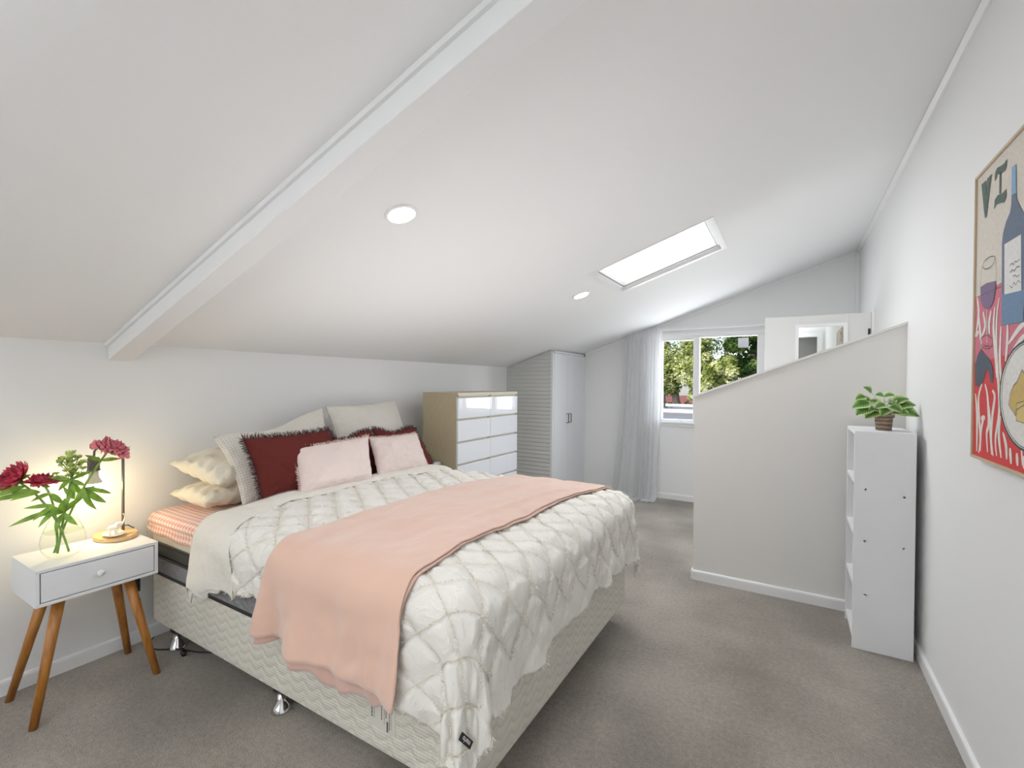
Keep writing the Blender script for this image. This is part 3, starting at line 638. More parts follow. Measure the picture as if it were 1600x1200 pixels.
# ---------------------------------------------------------------- duvet (draped cloth: flat position p,q -> 3D)
XE, YN, YFR, ZT, RR = 1.918, 1.082, 2.435, .700, .105
def sstep(a, b, x): t = min(1, max(0, (x-a)/(b-a))); return t*t*(3-2*t)
def drape(p, q, off=0., fold=1.0, seed=0., puff=1.0):
    dx = max(0., p-XE); dn = max(0., YN-q); df = max(0., q-YFR); dy = dn+df; sg = -1. if dn > 0 else 1.
    d = math.hypot(dx, dy); bx, by = min(p, XE), min(max(q, YN), YFR)
    z = ZT+off
    edge = min(min(max(q-YN, 0), max(YFR-q, 0))*3, max(XE-p, 0)*3, 1)
    z += puff*(.018*sstep(0, 1, edge)+.010*fbm(p*3.1+seed, q*3.1, .3)+.005*fbm(p*9+seed, q*9, 1.7, 4))
    if d <= 1e-9: return Vector((bx, by, z))
    nx, ny = dx/d, sg*dy/d; R = RR+off; th = min(d/R, PI/2); h = R*math.sin(th); v = R*(1-math.cos(th)); rest = max(0, d-R*PI/2)
    ang = math.atan2(dy, dx)          # 0 = foot side, pi/2 = long side
    s_ = p*1.0 if dy > dx else q*1.0
    f = fold*rest*(.10*math.sin(s_*23+seed+2*math.sin(s_*6))+.16*fbm(p*5+seed, q*5, 5)+.02)
    cornerf = math.sin(2*ang)**2 if dx > 0 and dy > 0 else 0
    f = max(f, -.012)*(1-.45*(dx > dy))
    h += f*(1-cornerf)+rest*.16*cornerf+fold*rest*.10*cornerf*math.sin(ang*7)
    v += rest
    return Vector((bx+nx*h, by+ny*h, z-v))
def hang_near(p): # cloth overhang on the near long side
    return .352-.072*sstep(.62, 1.05, p)+.175*sstep(1.5, 1.99, p)+.008*math.sin(p*37)+.006*math.sin(p*71+1)
def hang_foot(q): return .412-.030*sstep(1.1, 1.75, q)+.04*sstep(2.1, 2.5, q)+.005*math.sin(q*29)+.004*math.sin(q*83)
P0 = .615
def tri(x): return abs((x+.5) % 1-.5)
SPC = .118
def pattern(p, q):
    a = (p*.72+q)/SPC/1.18; b = (p*.72-q)/SPC/1.18
    return min(tri(a), tri(b))      # 0 on a stitch line
nu, nv = 250, 300
P = []
for i in range(nu+1):
    row = []
    for j in range(nv+1):
        a, b = i/nu, j/nv
        q0 = YN-hang_near(P0+a*(XE-P0)); q1 = YFR+.34; q = q0+(q1-q0)*b
        pe = XE+hang_foot(q); p = P0+(pe-P0)*a
        q = (YN-hang_near(min(p, XE+.28)))*(1-b)+q1*b
        pt = pattern(p, q); ridge = .004*math.exp(-(pt/.035)**2)+.013*min(1, pt/.25)**.7-.008
        pk = .0065*math.sin(p*62+5*fbm(p*4, q*4, 2))*min(1, pt*5)*sstep(.62, .75, p)*(1-.6*sstep(1.2, 2, p))
        o_ = drape(p, q, ridge+pk)
        if p < P0+.05: t = (P0+.05-p)/.05; o_.z -= .045*t*t; 
        row.append(o_)
    P.append(row)
dt = thing('duvet', 'white duvet with tufted diamond lines spread over the bed, folded back at the pillows', 'duvet', (1.3, 1.75, ZT))
def ind(o): o.location = (-1.3, -1.75, -ZT); return o
cover = MB().grid(P).build('cover', M['duvet'], dt, smooth=True, recalc=False); ind(cover)
sd = cover.modifiers.new('t', 'SOLIDIFY'); sd.thickness = .004; sd.offset = -1
# tufted strands along the stitch lines
rnd = random.Random(9); tv = []; tf = []
def strand(P0_, n_, l_):
    d = Vector((rnd.uniform(-1, 1), rnd.uniform(-1, 1), rnd.uniform(-.3, .6))).normalized()*l_+n_*l_*.5
    s_ = d.cross(n_).normalized()*.0014; b = len(tv)
    tv.extend([P0_-s_, P0_+s_, P0_+d+s_*.3, P0_+d-s_*.3]); tf.append((b, b+1, b+2, b+3))
for fam in (1, -1):
    for k in range(-40, 60):
        c0 = k*SPC*1.18
        p = .66
        while p < XE+.30:
            q = fam*(c0-p*.72)
            p += .0042
            if q < YN-hang_near(min(p, XE+.28))+.004 or q > YFR+.25: continue
            if p > XE+hang_foot(q)-.004: continue
            dd = math.hypot(max(0, p-XE), max(0, YN-q))
            A = drape(p, q, .0); Bp = drape(p+.004, q, .0); Cp = drape(p, q+.004, .0)
            nn = (Bp-A).cross(Cp-A)
            if nn.length < 1e-9: continue
            nn.normalize()
            for _ in range(3): strand(A+nn*.001+Vector((rnd.uniform(-.002, .002), rnd.uniform(-.002, .002), 0)), nn, rnd.uniform(.004, .007))
me = bpy.data.meshes.new('tufted_lines'); me.from_pydata([tuple(v) for v in tv], [], tf); me.materials.append(M['tuft'])
ind(link('tufted_lines', me, dt))
# frayed hem strands
tv = []; tf = []
q = YN-.3
for i in range(900):
    a = i/900; p = P0+.2+(XE+.26-P0-.2)*a; qq = YN-hang_near(min(p, XE+.28)); A = drape(p, qq+.002, .001); strand(A, Vector((0, -1, -1)).normalized(), rnd.uniform(.005, .012))
for i in range(900):
    a = i/900; qq = YN-.28+(YFR+.28-YN+.28)*a; p = XE+hang_foot(qq); A = drape(p-.002, qq, .001); strand(A, Vector((1, 0, -1)).normalized(), rnd.uniform(.005, .014))
me = bpy.data.meshes.new('frayed_hem'); me.from_pydata([tuple(v) for v in tv], [], tf); me.materials.append(M['tuft'])
ind(link('frayed_hem', me, dt))
# folded-back band of plain cotton at the head end
P = []
def bandw(q): return .105+.16*(1-sstep(YN-.28, YN+.28, q))+.05*sstep(2.1, 2.5, q)+.012*math.sin(q*9)
for j in range(241):
    b = j/240; q = YN-.352+(YFR+.30-YN+.352)*b; row = []
    w = bandw(q)
    # roll under at the head edge
    for i in range(30):
        t = i/29
        if t < .3:
            q = max(q, YN-hang_near(P0)-.006)
            a = PI*(1-t/.3); rr = .016; A = drape(P0+.004+.012*fbm(0, q*3, 0), q, .006, 1); row.append(A+Vector((-rr*math.sin(a), 0, 0))+Vector((0, 0, rr*(math.cos(PI-a))-.004)) if False else A+Vector((-rr*math.sin(a), 0, -rr*(1-math.cos(PI-a))*0+rr*math.cos(a)*-1*1.0)))
        else:
            tt = (t-.3)/.7; p = P0+.006+w*tt; q = max(YN-.352+(YFR+.30-YN+.352)*b, YN-hang_near(p)-.006); th = .017*(1-tt**5)+.0035
            row.append(drape(p, q, th+.003*fbm(p*14, q*7, 4)))
    P.append(row)
bn = ind(MB().grid(P).build('folded_band', M['band'], dt, smooth=True, recalc=False))
# woven brand tag near the corner
tq = [(1.93, -.262), (1.945, -.280)]
c0 = drape(1.955, YN-.268, .006)
def tagpt(u, v, o): # u along 0..1, v across 0..1
    p = 1.925+.058*u+.018*v; q = YN-.246-.022*u*.6-.016*(1-v)+.004
    return drape(p, q, o)
TD = {'a': Vector((1.995, .960, .363)), 'l': .050, 'w': .0155}
def corner_sample():
    """find cloth point near the hanging corner to sew the tag on"""
    best = None
    for i in range(60):
        for j in range(60):
            p = XE-.02+.30*i/59; q = YN-.05-.27*j/59
            if q < YN-hang_near(min(p, XE+.28))+.02: continue
            A = drape(p, q, .004); d = (A-Vector((2.015, .955, .345))).length
            if best is None or d < best[0]: best = (d, p, q, A)
    return best
_, tp_, tq_, TA = corner_sample()
TN = (drape(tp_+.01, tq_, .004)-TA).cross(drape(tp_, tq_+.01, .004)-TA).normalized()
if TN.y > 0: TN = -TN
hz_ = Vector((0, 0, 1)).cross(TN).normalized()
if hz_.x < 0: hz_ = -hz_
tdir = hz_*.62-Vector((0, 0, 1))*.78; tdir = (tdir-TN*tdir.dot(TN)).normalized(); tcr = TN.cross(tdir).normalized()
if tcr.z < 0: tcr = -tcr
TA = TA+TN*.008
mb = MB(); a = TA-tdir*.030-tcr*.0095; vs = [a, a+tdir*.060, a+tdir*.060+tcr*.019, a+tcr*.019]; vs += [v-TN*.0012 for v in vs]
mb.add(vs, [(0, 1, 2, 3), (4, 5, 6, 7), (0, 1, 5, 4), (1, 2, 6, 5), (2, 3, 7, 6), (3, 0, 4, 7)])
tg = ind(mb.build('brand_tag', M['tagblack'], dt))
def text_mesh(txt, size, m, parent, Mx, name='lettering', font_scale=1):
    cu = bpy.data.curves.new('t', 'FONT'); cu.body = txt; cu.size = size; cu.align_x = 'CENTER'; cu.align_y = 'CENTER'; cu.offset = size*.02
    o = bpy.data.objects.new('t', cu); C.objects.link(o); dg = bpy.context.evaluated_depsgraph_get()
    me = bpy.data.meshes.new_from_object(o.evaluated_get(dg)); bpy.data.objects.remove(o)
    me.transform(Mx); me.materials.clear(); me.materials.append(m); return link(name, me, parent)
# letters read towards upper left (tag hangs upside down)
xa = -tdir; za = TN; ya = za.cross(xa)
Mx = Matrix((( xa.x, ya.x, za.x, TA.x+TN.x*.0006), (xa.y, ya.y, za.y, TA.y+TN.y*.0006), (xa.z, ya.z, za.z, TA.z+TN.z*.0006), (0, 0, 0, 1)))
text_mesh('marlo', .0165, M['tagtext'], tg, Mx)
# ---------------------------------------------------------------- throw
def thr(layer):
    P = []; nq, np_ = 170, 90
    for j in range(nq+1):
        row = []
        for i in range(np_+1):
            a, b = i/np_, j/nq
            hang = (.398+.004*sstep(.3, 1, a)+.004*math.sin(a*19) if layer == 0 else .408+.035*sstep(.2, .6, a)+.008*math.sin(a*23+1)) 
            if layer == 1: hang -= .05*sstep(.85, 1, a)
            q0 = YN-hang; q1 = YFR+.26; q = q0+(q1-q0)*b
            pu = 1.150+.040*sstep(1.0, 1.4, q)+.11*sstep(1.9, 2.6, q)-.03*(1-sstep(YN-.4, YN, q)); pl = 1.775+.02*(1-sstep(YN-.3, YN, q))+.03*sstep(1.2, 2.5, q)+.07*sstep(2.1, 2.6, q)-.015*math.sin((q-1)*3)
            if layer == 1: pl += .008+.004*math.sin(q*8)-.025*(1-sstep(YN-.3, YN, q)); pu += .012
            p = pu+(pl-pu)*a
            wr = .006*math.sin(p*26+q*7)*fbm(p*2, q*2, 3)+.008*math.exp(-((p-pl+.09-.05*math.sin(q*3))/.02)**2)*sstep(1.3, 1.8, q)*(1-sstep(2.1, 2.4, q))
            o_ = drape(p, q, .0125+(.007 if layer == 0 else 0)+max(-.003, wr), 1.0)
            if q < YN-.12:  # vertical folds in the hanging end
                k = (YN-.12-q); o_.y -= k*(.06*(1+math.sin(p*24+1.0))+.03*math.sin(p*61))*.5+k*.03*(layer == 0)
            row.append(o_)
        P.append(row)
    return P
tt_ = thing('throw_blanket', 'folded peach pink throw blanket laid across the foot of the bed', 'blanket', (1.5, 1.75, ZT+.02))
for L_, nm, mm in ((0, 'top_layer', 'throw'), (1, 'under_layer', 'throw2')):
    o = MB().grid(thr(L_)).build(nm, M[mm], tt_, smooth=True, recalc=False); o.location = (-1.5, -1.75, -ZT-.02)
    s_ = o.modifiers.new('t', 'SOLIDIFY'); s_.thickness = .004; s_.offset = 0
# ---------------------------------------------------------------- cushions
def pillow(name, label, cat, group, BL, BR, TR, TL, th, m, fr=None, fr_len=.016, n=44, wr=.006, seed=1, sag=.03, pinch=.0, dent=0, fr_edges=(0, 1, 2, 3), ex=.5):
    BL, BR, TR, TL = map(Vector, (BL, BR, TR, TL)); cen = (BL+BR+TR+TL)/4
    nrm = (BR-BL).cross(TL-BL).normalized(); 
    w = (BR-BL).length; h = (TL-BL).length
    def surf(u, v, side):
        # edges sag inwards between the corners
        uu = u+(.5-u)*2*sag*math.sin(PI*v)*(abs(u-.5)*2)**3; vv = v+(.5-v)*2*sag*math.sin(PI*u)*(abs(v-.5)*2)**3
        p = BL*(1-uu)*(1-vv)+BR*uu*(1-vv)+TR*uu*vv+TL*(1-uu)*vv
        f = (max(0, 1-(2*u-1)**2)**ex)*(max(0, 1-(2*v-1)**2)**ex)
        e = min(u, 1-u, v, 1-v)
        t = th*.5*f
        # gathers radiating from edges
        g = wr*(fbm(u*w*11+seed, v*h*11, side*3, 4)*min(1, e*12)+.8*math.sin((u*w*95 if min(v, 1-v) < min(u, 1-u) else v*h*95)+seed+3*fbm(u*3, v*3, seed))*math.exp(-((e-.07)/.05)**2)*.5)
        p2 = p+nrm*side*(t+g*f**.3*(1 if e > 0 else 0))
        if dent: p2 = p2+(TL-BL).normalized()*(-dent*math.exp(-((u-.45)/.22)**2)*v**2)
        return p2
    P = [[surf(i/n, j/n, 1) for j in range(n+1)] for i in range(n+1)]; Q = [[surf(i/n, j/n, -1) for j in range(n+1)] for i in range(n+1)][::-1]
    U = [[(i/n*w, j/n*h) for j in range(n+1)] for i in range(n+1)]
    mb = MB(); mb.grid([[p-cen for p in r] for r in P], 0, U); mb.grid([[p-cen for p in r] for r in Q], 0, U[::-1])
    if fr: root = thing(name, label, cat, cen, group=group)
    o = mb.build(name if not fr else 'cushion_cover', m, root if fr else None, smooth=True, recalc=False)
    bm = bmesh.new(); bm.from_mesh(o.data); bmesh.ops.remove_doubles(bm, verts=bm.verts, dist=1e-5); bmesh.ops.recalc_face_normals(bm, faces=bm.faces); bm.to_mesh(o.data); bm.free()
    if not fr:
        o.location = cen; tag(o, label, cat, group); return o
    rnd = random.Random(seed); v_ = []; f_ = []
    edges = [(lambda t: (t, 0)), (lambda t: (1, t)), (lambda t: (t, 1)), (lambda t: (0, t))]
    outd = [-(TL-BL).normalized(), (BR-BL).normalized(), (TL-BL).normalized(), -(BR-BL).normalized()]
    for k in fr_edges:
        Ln = w if k in (0, 2) else h; N_ = int(Ln/.0013)
        for i in range(N_):
            t = (i+rnd.random())/N_; u, v = edges[k](t); p = surf(u, v, 1)-cen; al = ((BR-BL) if k in (0, 2) else (TL-BL)).normalized()
            clump = .75+.5*abs(math.sin(t*Ln*150+2*math.sin(t*40)))
            d = (outd[k]+al*rnd.uniform(-.55, .55)+nrm*rnd.uniform(-.45, .45)).normalized()*fr_len*clump*rnd.uniform(.6, 1.1); s_ = (al+nrm*rnd.uniform(-1, 1)).normalized()*.0014
            b = len(v_); v_ += [p-d*.2-s_, p-d*.2+s_, p+d+s_*.6, p+d-s_*.6]; f_.append((b, b+1, b+2, b+3))
    me = bpy.data.meshes.new('fringe'); me.from_pydata([tuple(x) for x in v_], [], f_); me.materials.append(fr); link('fringe', me, root)
    return root
G1, G2, G3, G4 = 'cream sleeping pillows', 'waffle weave euro cushions', 'burgundy fringed cushions', 'pale pink fringed cushions'
pillow('pillow', 'lower of two plain cream pillows stacked at the near side of the bed head', 'pillow', G1, (.41, 1.12, .712), (.27, 1.70, .715), (.09, 1.70, .72), (.09, 1.10, .72), .14, M['sheetcream'], wr=.022, seed=3, sag=.02, ex=.4)
pillow('pillow', 'upper of two plain cream pillows stacked at the near side of the bed head', 'pillow', G1, (.42, 1.175, .790), (.25, 1.70, .83), (.08, 1.70, .90), (.10, 1.095, .872), .16, M['sheetcream'], wr=.026, seed=8, sag=.02, ex=.4)
pillow('cushion', 'large stone waffle weave cushion leaning behind the left burgundy cushion', 'cushion', G2, (.455, 1.262, .665), (.40, 1.87, .68), (.20, 1.90, 1.118), (.29, 1.205, 1.005), .12, M['waffle'], wr=.010, seed=5, sag=.04, dent=.03)
pillow('cushion', 'stone waffle weave cushion further right, its pointed corner highest against the wall', 'cushion', G2, (.34, 1.93, .69), (.34, 2.60, .69), (.17, 2.555, 1.145), (.18, 1.93, 1.125), .15, M['waffle'], wr=.008, seed=6, sag=.035)
pillow('cushion', 'left burgundy cushion with dark brown fringe, standing in front of the waffle cushion', 'cushion', G3, (.575, 1.290, .700), (.575, 1.81, .700), (.44, 1.765, 1.0), (.44, 1.268, 1.0), .13, M['burg'], M['burgfr'], .024, wr=.013, seed=11, sag=.03)
pillow('cushion', 'middle burgundy fringed cushion mostly hidden behind the left pink cushion', 'cushion', G3, (.49, 1.78, .685), (.49, 2.20, .685), (.37, 2.13, .965), (.37, 1.72, .955), .10, M['burg'], M['burgfr'], .022, wr=.010, seed=12, sag=.03, dent=.03)
pillow('cushion', 'right burgundy fringed cushion peeping above the right pink cushion', 'cushion', G3, (.49, 2.215, .685), (.49, 2.62, .685), (.37, 2.55, .950), (.365, 2.150, .972), .10, M['burg'], M['burgfr'], .022, wr=.010, seed=13, sag=.03, dent=.03)
pillow('cushion', 'left pale pink fringed cushion in front, nearest the camera', 'cushion', G4, (.665, 1.43, .712), (.695, 1.865, .712), (.575, 1.935, .955), (.52, 1.475, .932), .13, M['pinkfab'], M['pinkfr'], .017, wr=.013, seed=21, sag=.03, fr_edges=(2, 3))
pillow('cushion', 'right pale pink fringed cushion resting against the burgundy ones', 'cushion', G4, (.665, 1.93, .712), (.625, 2.41, .712), (.475, 2.455, .92), (.52, 1.99, .935), .12, M['pinkfab'], M['pinkfr'], .014, wr=.013, seed=22, sag=.03, fr_edges=(0, 1, 2))
# ---------------------------------------------------------------- curtain
P = []; nu, nv = 260, 130
for i in range(nu+1):
    s_ = i/nu; row = []
    ph0 = s_*2*PI*7+1.3*math.sin(s_*7+.5); m_ = .35+.65*math.sin(PI*(.08+.84*s_))**1.2*(.8+.2*math.sin(s_*13))
    run = .10+.10*m_+.05*math.sin(s_*2*PI*2.5)      # cloth lying on the carpet
    for j in range(nv+1):
        t = j/nv
        d = t*(1.905+run); zf = .055; Hh = 1.905-zf
        if d < Hh: z = 1.905-d; out = 0
        else:
            e = d-Hh; a = min(e/zf, PI/2); z = zf*(1-math.sin(a))+.010; out = zf*(1-math.cos(a))+max(0, e-zf*PI/2)
            z += .010*max(0, math.sin(ph0*.5+e*20))*min(1, e*8)
        tt = min(1, d/1.85)
        x = 1.095+s_*.415+(.985+s_*.500-1.095-s_*.415)*(tt**1.7)
        ph = ph0+tt*1.1*math.sin(s_*6+2)
        amp = (.012+.034*tt**.7)*(.65+.35*math.sin(s_*11+1))
        y = YF-.105-amp*math.sin(ph)-.012*math.sin(ph*2.3+1)-.045*sstep(.45, 1, tt)*m_-out*(.75+.35*m_)
        x += .012*math.cos(ph)*(.4+tt)
        if t < .03: y = YF-.085-.008*math.sin(ph*2.2)
        elif t < .07: k = (t-.03)/.04; y = y*k+(YF-.085-.008*math.sin(ph*2.2))*(1-k)
        if t < .02: z -= .006*math.sin(ph*1.7)
        row.append((x, min(y, YF-.03), z))
    P.append(row)
cu = MB().grid(P).build('curtain', M['sheer'], None, smooth=True, recalc=False)
tag(cu, 'long sheer white curtain gathered left of the window and pooling on the carpet', 'curtain')
# ---------------------------------------------------------------- power outlet
ot = tag(MB().box((.955, YF-.008, .115), (1.025, YF, .215)).build('power_outlet', M['trim'], bevel=.003), 'small white wall power outlet low beside the curtain', 'power outlet')
# ---------------------------------------------------------------- narrow bookcase
bk = thing('bookcase', 'narrow open white bookcase standing sideways in the corner under the plant', 'bookcase', (3.0, 2.80, 0))
BWX, BDY, BH = .232, .345, 1.06; bth = .016
MB().box((0, 0, 0), (BWX, bth, BH-bth)).build('side_panel', M['shelf'], bk, bevel=.0008)
MB().box((0, BDY-bth, 0), (BWX, BDY, BH-bth)).build('side_panel', M['shelf'], bk, bevel=.0008)
MB().box((0, 0, BH-bth), (BWX, BDY, BH)).build('top_panel', M['shelf'], bk, bevel=.0008)
MB().box((BWX-.005, bth, .0), (BWX-.001, BDY-bth, BH-bth)).build('back_panel', M['shelf'], bk)
for z in (.045, .30, .555, .81): MB().box((.002, bth, z-.008), (BWX-.006, BDY-bth, z+.008)).build('shelf', M['shelf'], bk)
MB().box((.012, bth, 0), (.024, BDY-bth, .037)).build('plinth', M['shelf'], bk)
for x, z in ((.045, .78), (.19, .76), (.045, .53), (.19, .52), (.05, .27)):
    MB().lathe([(0, -.0012), (.0045, -.0010), (.0045, 0), (0, 0)], (x, 0, z), n=12, M4=Matrix.Rotation(-PI/2, 4, 'X') @ Matrix.Scale(-1, 4, (0, 0, 1))).build('screw_cap', M['white'], bk)
# ---------------------------------------------------------------- potted plant
pt_ = thing('potted_plant', 'small variegated leafy plant in a ribbed brown pot on the bookcase', 'potted plant', (3.128, 2.935, 1.0603))
MB().lathe([(0, 0), (.030, 0), (.032, .003), (.037, .062), (.0405, .064), (.0425, .066), (.0430, .083), (.0405, .085), (.0385, .083), (.037, .070), (0, .070)], n=40).build('pot', M['pot'], pt_, smooth=True)
MB().lathe([(0, .0705), (.0375, .0705)], n=24).build('soil', M['bark'], pt_)
def ovp(t): return (math.sin(PI*t**.62)**.75 if 0 < t < 1 else 0)
rnd = random.Random(14)
specs = [((-.075, -.01, .165), (-.105, -.02, .155)), ((-.05, .0, .185), (-.075, -.01, .205)), ((-.06, -.02, .135), (-.11, -.03, .115)), ((-.05, -.02, .12), (-.095, -.03, .085)), ((-.05, .01, .15), (-.085, .01, .14)),
         ((-.02, -.02, .10), (-.06, -.03, .07)), ((.0, -.03, .13), (-.03, -.045, .115)), ((.01, -.03, .11), (-.01, -.05, .085)), ((.02, -.03, .12), (.05, -.045, .10)), ((.0, 0, .17), (.028, -.01, .172)), ((.0, 0, .17), (-.026, -.01, .173)),
         ((.03, 0, .135), (.075, -.01, .15)), ((.04, -.01, .12), (.095, -.015, .125)), ((.05, -.01, .11), (.10, -.02, .09)), ((.04, -.02, .10), (.102, -.03, .082)), ((.02, .02, .13), (.06, .04, .13)), ((-.01, .02, .13), (-.04, .05, .13)), ((.0, .03, .11), (.01, .07, .10)), ((-.035, .0, .14), (-.03, -.03, .13)), ((.02, .0, .14), (.03, -.035, .135)), ((.05, .02, .12), (.095, .03, .11)), ((-.02, -.01, .125), (-.05, -.02, .14)), ((.03, -.02, .09), (.07, -.05, .085)), ((-.03, -.02, .10), (-.055, -.045, .10))]
stm = MB(); lvs = []
for k, (a, b) in enumerate(specs):
    a, b = Vector(a), Vector(b); stm.tube(bez((rnd.uniform(-.012, .012), rnd.uniform(-.012, .012), .068), (a.x*.4, a.y*.4, a.z*.8), a, 6), .0009, n=5)
    lm = MB(); leafmesh(lm, a, a+(b-a)*1.45, (b-a).length*1.15+.010, .12, up=Vector((.1, -.75, .8)), prof=ovp, fold=.2); lm.build('leaf', M['varleaf'], pt_, smooth=True, recalc=False)
stm.build('stems', M['stem'], pt_, smooth=True)
# ---------------------------------------------------------------- framed poster on the right wall
ART = {'frame': [(2.094, 1.96), (2.079, 1.057), (1.72, 1.962), (1.682, 1.062)], 'V': [(2.04, 1.925), (1.999, 1.923), (1.988, 1.844), (1.989, 1.924), (1.952, 1.925), (1.975, 1.859), (1.989, 1.809), (2.003, 1.806), (2.013, 1.832)], 'I1': [(1.927, 1.893), (1.926, 1.916), (1.91, 1.926), (1.879, 1.92), (1.855, 1.918), (1.838, 1.922), (1.838, 1.904), (1.852, 1.894), (1.88, 1.898), (1.909, 1.906), (1.917, 1.896)], 'I2': [(1.89, 1.904), (1.878, 1.9), (1.878, 1.84), (1.89, 1.843)], 'I3': [(1.927, 1.809), (1.924, 1.837), (1.9, 1.843), (1.863, 1.836), (1.838, 1.839), (1.837, 1.817), (1.85, 1.805), (1.88, 1.813), (1.908, 1.818)], 'neck': [(1.801, 1.885), (1.773, 1.881), (1.769, 1.804), (1.8, 1.808)], 'body': [(1.8, 1.808), (1.769, 1.804), (1.764, 1.783), (1.741, 1.756), (1.718, 1.734), (1.711, 1.674), (1.706, 1.57), (1.71, 1.449), (1.855, 1.457), (1.862, 1.693), (1.856, 1.719), (1.836, 1.745), (1.809, 1.763), (1.801, 1.782)], 'body2': [(1.854, 1.545), (1.705, 1.535), (1.71, 1.451), (1.855, 1.458)], 'label': [(1.841, 1.684), (1.731, 1.682), (1.723, 1.534), (1.835, 1.542)], 'wine': [(2.033, 1.598), (1.979, 1.601), (1.903, 1.593), (1.902, 1.572), (1.913, 1.541), (1.923, 1.531), (1.946, 1.521), (1.971, 1.52), (2.001, 1.531), (2.026, 1.554)], 'glassl': [(2.016, 1.66), (2.029, 1.635), (2.033, 1.598), (2.026, 1.554), (2.001, 1.531), (1.971, 1.52), (1.946, 1.521), (1.923, 1.531), (1.903, 1.593), (1.9, 1.628), (1.914, 1.664)], 'rim': [(2.016, 1.66), (1.995, 1.647), (1.961, 1.643), (1.928, 1.648), (1.914, 1.664), (1.932, 1.672), (1.966, 1.676), (1.999, 1.673), (2.016, 1.66)], 'stem': [(1.971, 1.52), (1.965, 1.417)], 'foot': [(1.92, 1.415), (1.923, 1.407), (1.934, 1.402), (1.95, 1.398), (1.969, 1.398), (1.989, 1.401), (2.007, 1.407), (2.019, 1.414), (2.024, 1.423), (2.02, 1.431), (2.009, 1.437), (1.991, 1.44), (1.971, 1.439), (1.952, 1.436), (1.935, 1.43), (1.924, 1.423), (1.92, 1.415)], 'foot2': [(1.948, 1.412), (1.95, 1.409), (1.954, 1.406), (1.961, 1.405), (1.97, 1.405), (1.978, 1.406), (1.985, 1.409), (1.99, 1.412), (1.992, 1.416)], 'tline': [(2.072, 1.571), (1.857, 1.569)], 'pink': [(2.067, 1.568), (1.856, 1.568), (1.684, 1.55), (1.677, 1.383), (1.808, 1.361), (2.071, 1.353)], 'red': [(2.072, 1.358), (1.808, 1.363), (1.677, 1.385), (1.663, 1.061), (2.07, 1.061)], 'leaf': [(2.019, 1.401), (1.989, 1.385), (1.948, 1.368), (1.916, 1.342), (1.908, 1.309), (1.917, 1.292), (1.93, 1.295), (1.946, 1.329), (1.966, 1.334), (1.979, 1.317), (1.995, 1.295), (2.035, 1.283), (2.062, 1.285), (2.068, 1.353), (2.047, 1.383)], 'plate': [(1.498, 1.264), (1.5, 1.239), (1.507, 1.216), (1.519, 1.193), (1.536, 1.173), (1.558, 1.155), (1.585, 1.139), (1.615, 1.128), (1.648, 1.122), (1.682, 1.12), (1.718, 1.124), (1.753, 1.134), (1.785, 1.149), (1.813, 1.17), (1.834, 1.196), (1.849, 1.225), (1.854, 1.256), (1.851, 1.287), (1.84, 1.317), (1.82, 1.343), (1.794, 1.366), (1.764, 1.383), (1.73, 1.394), (1.694, 1.4), (1.659, 1.4), (1.625, 1.394), (1.594, 1.384), (1.567, 1.37), (1.543, 1.353), (1.525, 1.333), (1.511, 1.311), (1.502, 1.288), (1.498, 1.264)], 'crk1': [(1.707, 1.327), (1.687, 1.314), (1.665, 1.314), (1.62, 1.29), (1.601, 1.237), (1.634, 1.227), (1.689, 1.237), (1.738, 1.222), (1.742, 1.205), (1.767, 1.221), (1.789, 1.233), (1.779, 1.264), (1.759, 1.286), (1.736, 1.296)], 'crk2': [(1.736, 1.239), (1.69, 1.246), (1.635, 1.251), (1.616, 1.197), (1.687, 1.19), (1.738, 1.193)], 'white': [[(2.046, 1.511), (2.014, 1.406)], [(2.064, 1.575), (2.046, 1.516), (2.066, 1.456)], [(2.006, 1.516), (1.986, 1.469), (2.013, 1.441)], [(1.937, 1.511), (1.953, 1.475), (1.947, 1.44)], [(1.909, 1.517), (1.916, 1.461), (1.904, 1.399), (1.885, 1.309)], [(1.876, 1.54), (1.893, 1.477), (1.887, 1.365), (1.859, 1.226), (1.885, 1.132), (1.874, 1.082)], [(1.858, 1.455), (1.863, 1.354), (1.837, 1.263)], [(1.812, 1.459), (1.812, 1.406), (1.821, 1.353)], [(1.804, 1.401), (1.737, 1.436), (1.698, 1.446)], [(1.797, 1.363), (1.735, 1.4), (1.697, 1.417)], [(2.063, 1.259), (2.045, 1.188), (2.042, 1.075)], [(2.006, 1.29), (2.033, 1.249), (2.027, 1.189), (2.012, 1.119), (2.024, 1.072)], [(1.978, 1.29), (1.955, 1.251), (1.942, 1.174), (1.957, 1.139), (1.947, 1.084)], [(2.008, 1.182), (1.973, 1.187)], [(1.98, 1.191), (2.006, 1.145), (2.01, 1.079)], [(1.917, 1.271), (1.897, 1.253), (1.913, 1.195), (1.919, 1.128), (1.901, 1.078)], [(1.941, 1.223), (1.912, 1.081)], [(1.832, 1.155), (1.808, 1.121), (1.801, 1.082)], [(1.78, 1.116), (1.771, 1.074)], [(1.735, 1.108), (1.729, 1.075)], [(1.852, 1.199), (1.861, 1.143), (1.841, 1.081)], [(2.076, 1.447), (2.043, 1.457)], [(1.693, 1.106), (1.69, 1.073)]], 'scr': [[(1.797, 1.615), (1.784, 1.619), (1.775, 1.612), (1.765, 1.619), (1.753, 1.615), (1.733, 1.618)], [(1.796, 1.595), (1.78, 1.6), (1.769, 1.594), (1.754, 1.601), (1.734, 1.599)], [(1.779, 1.581), (1.764, 1.582), (1.753, 1.576), (1.735, 1.578)], [(1.797, 1.56), (1.781, 1.551), (1.771, 1.564), (1.757, 1.555), (1.744, 1.563), (1.73, 1.556)]]}
FX = 3.240
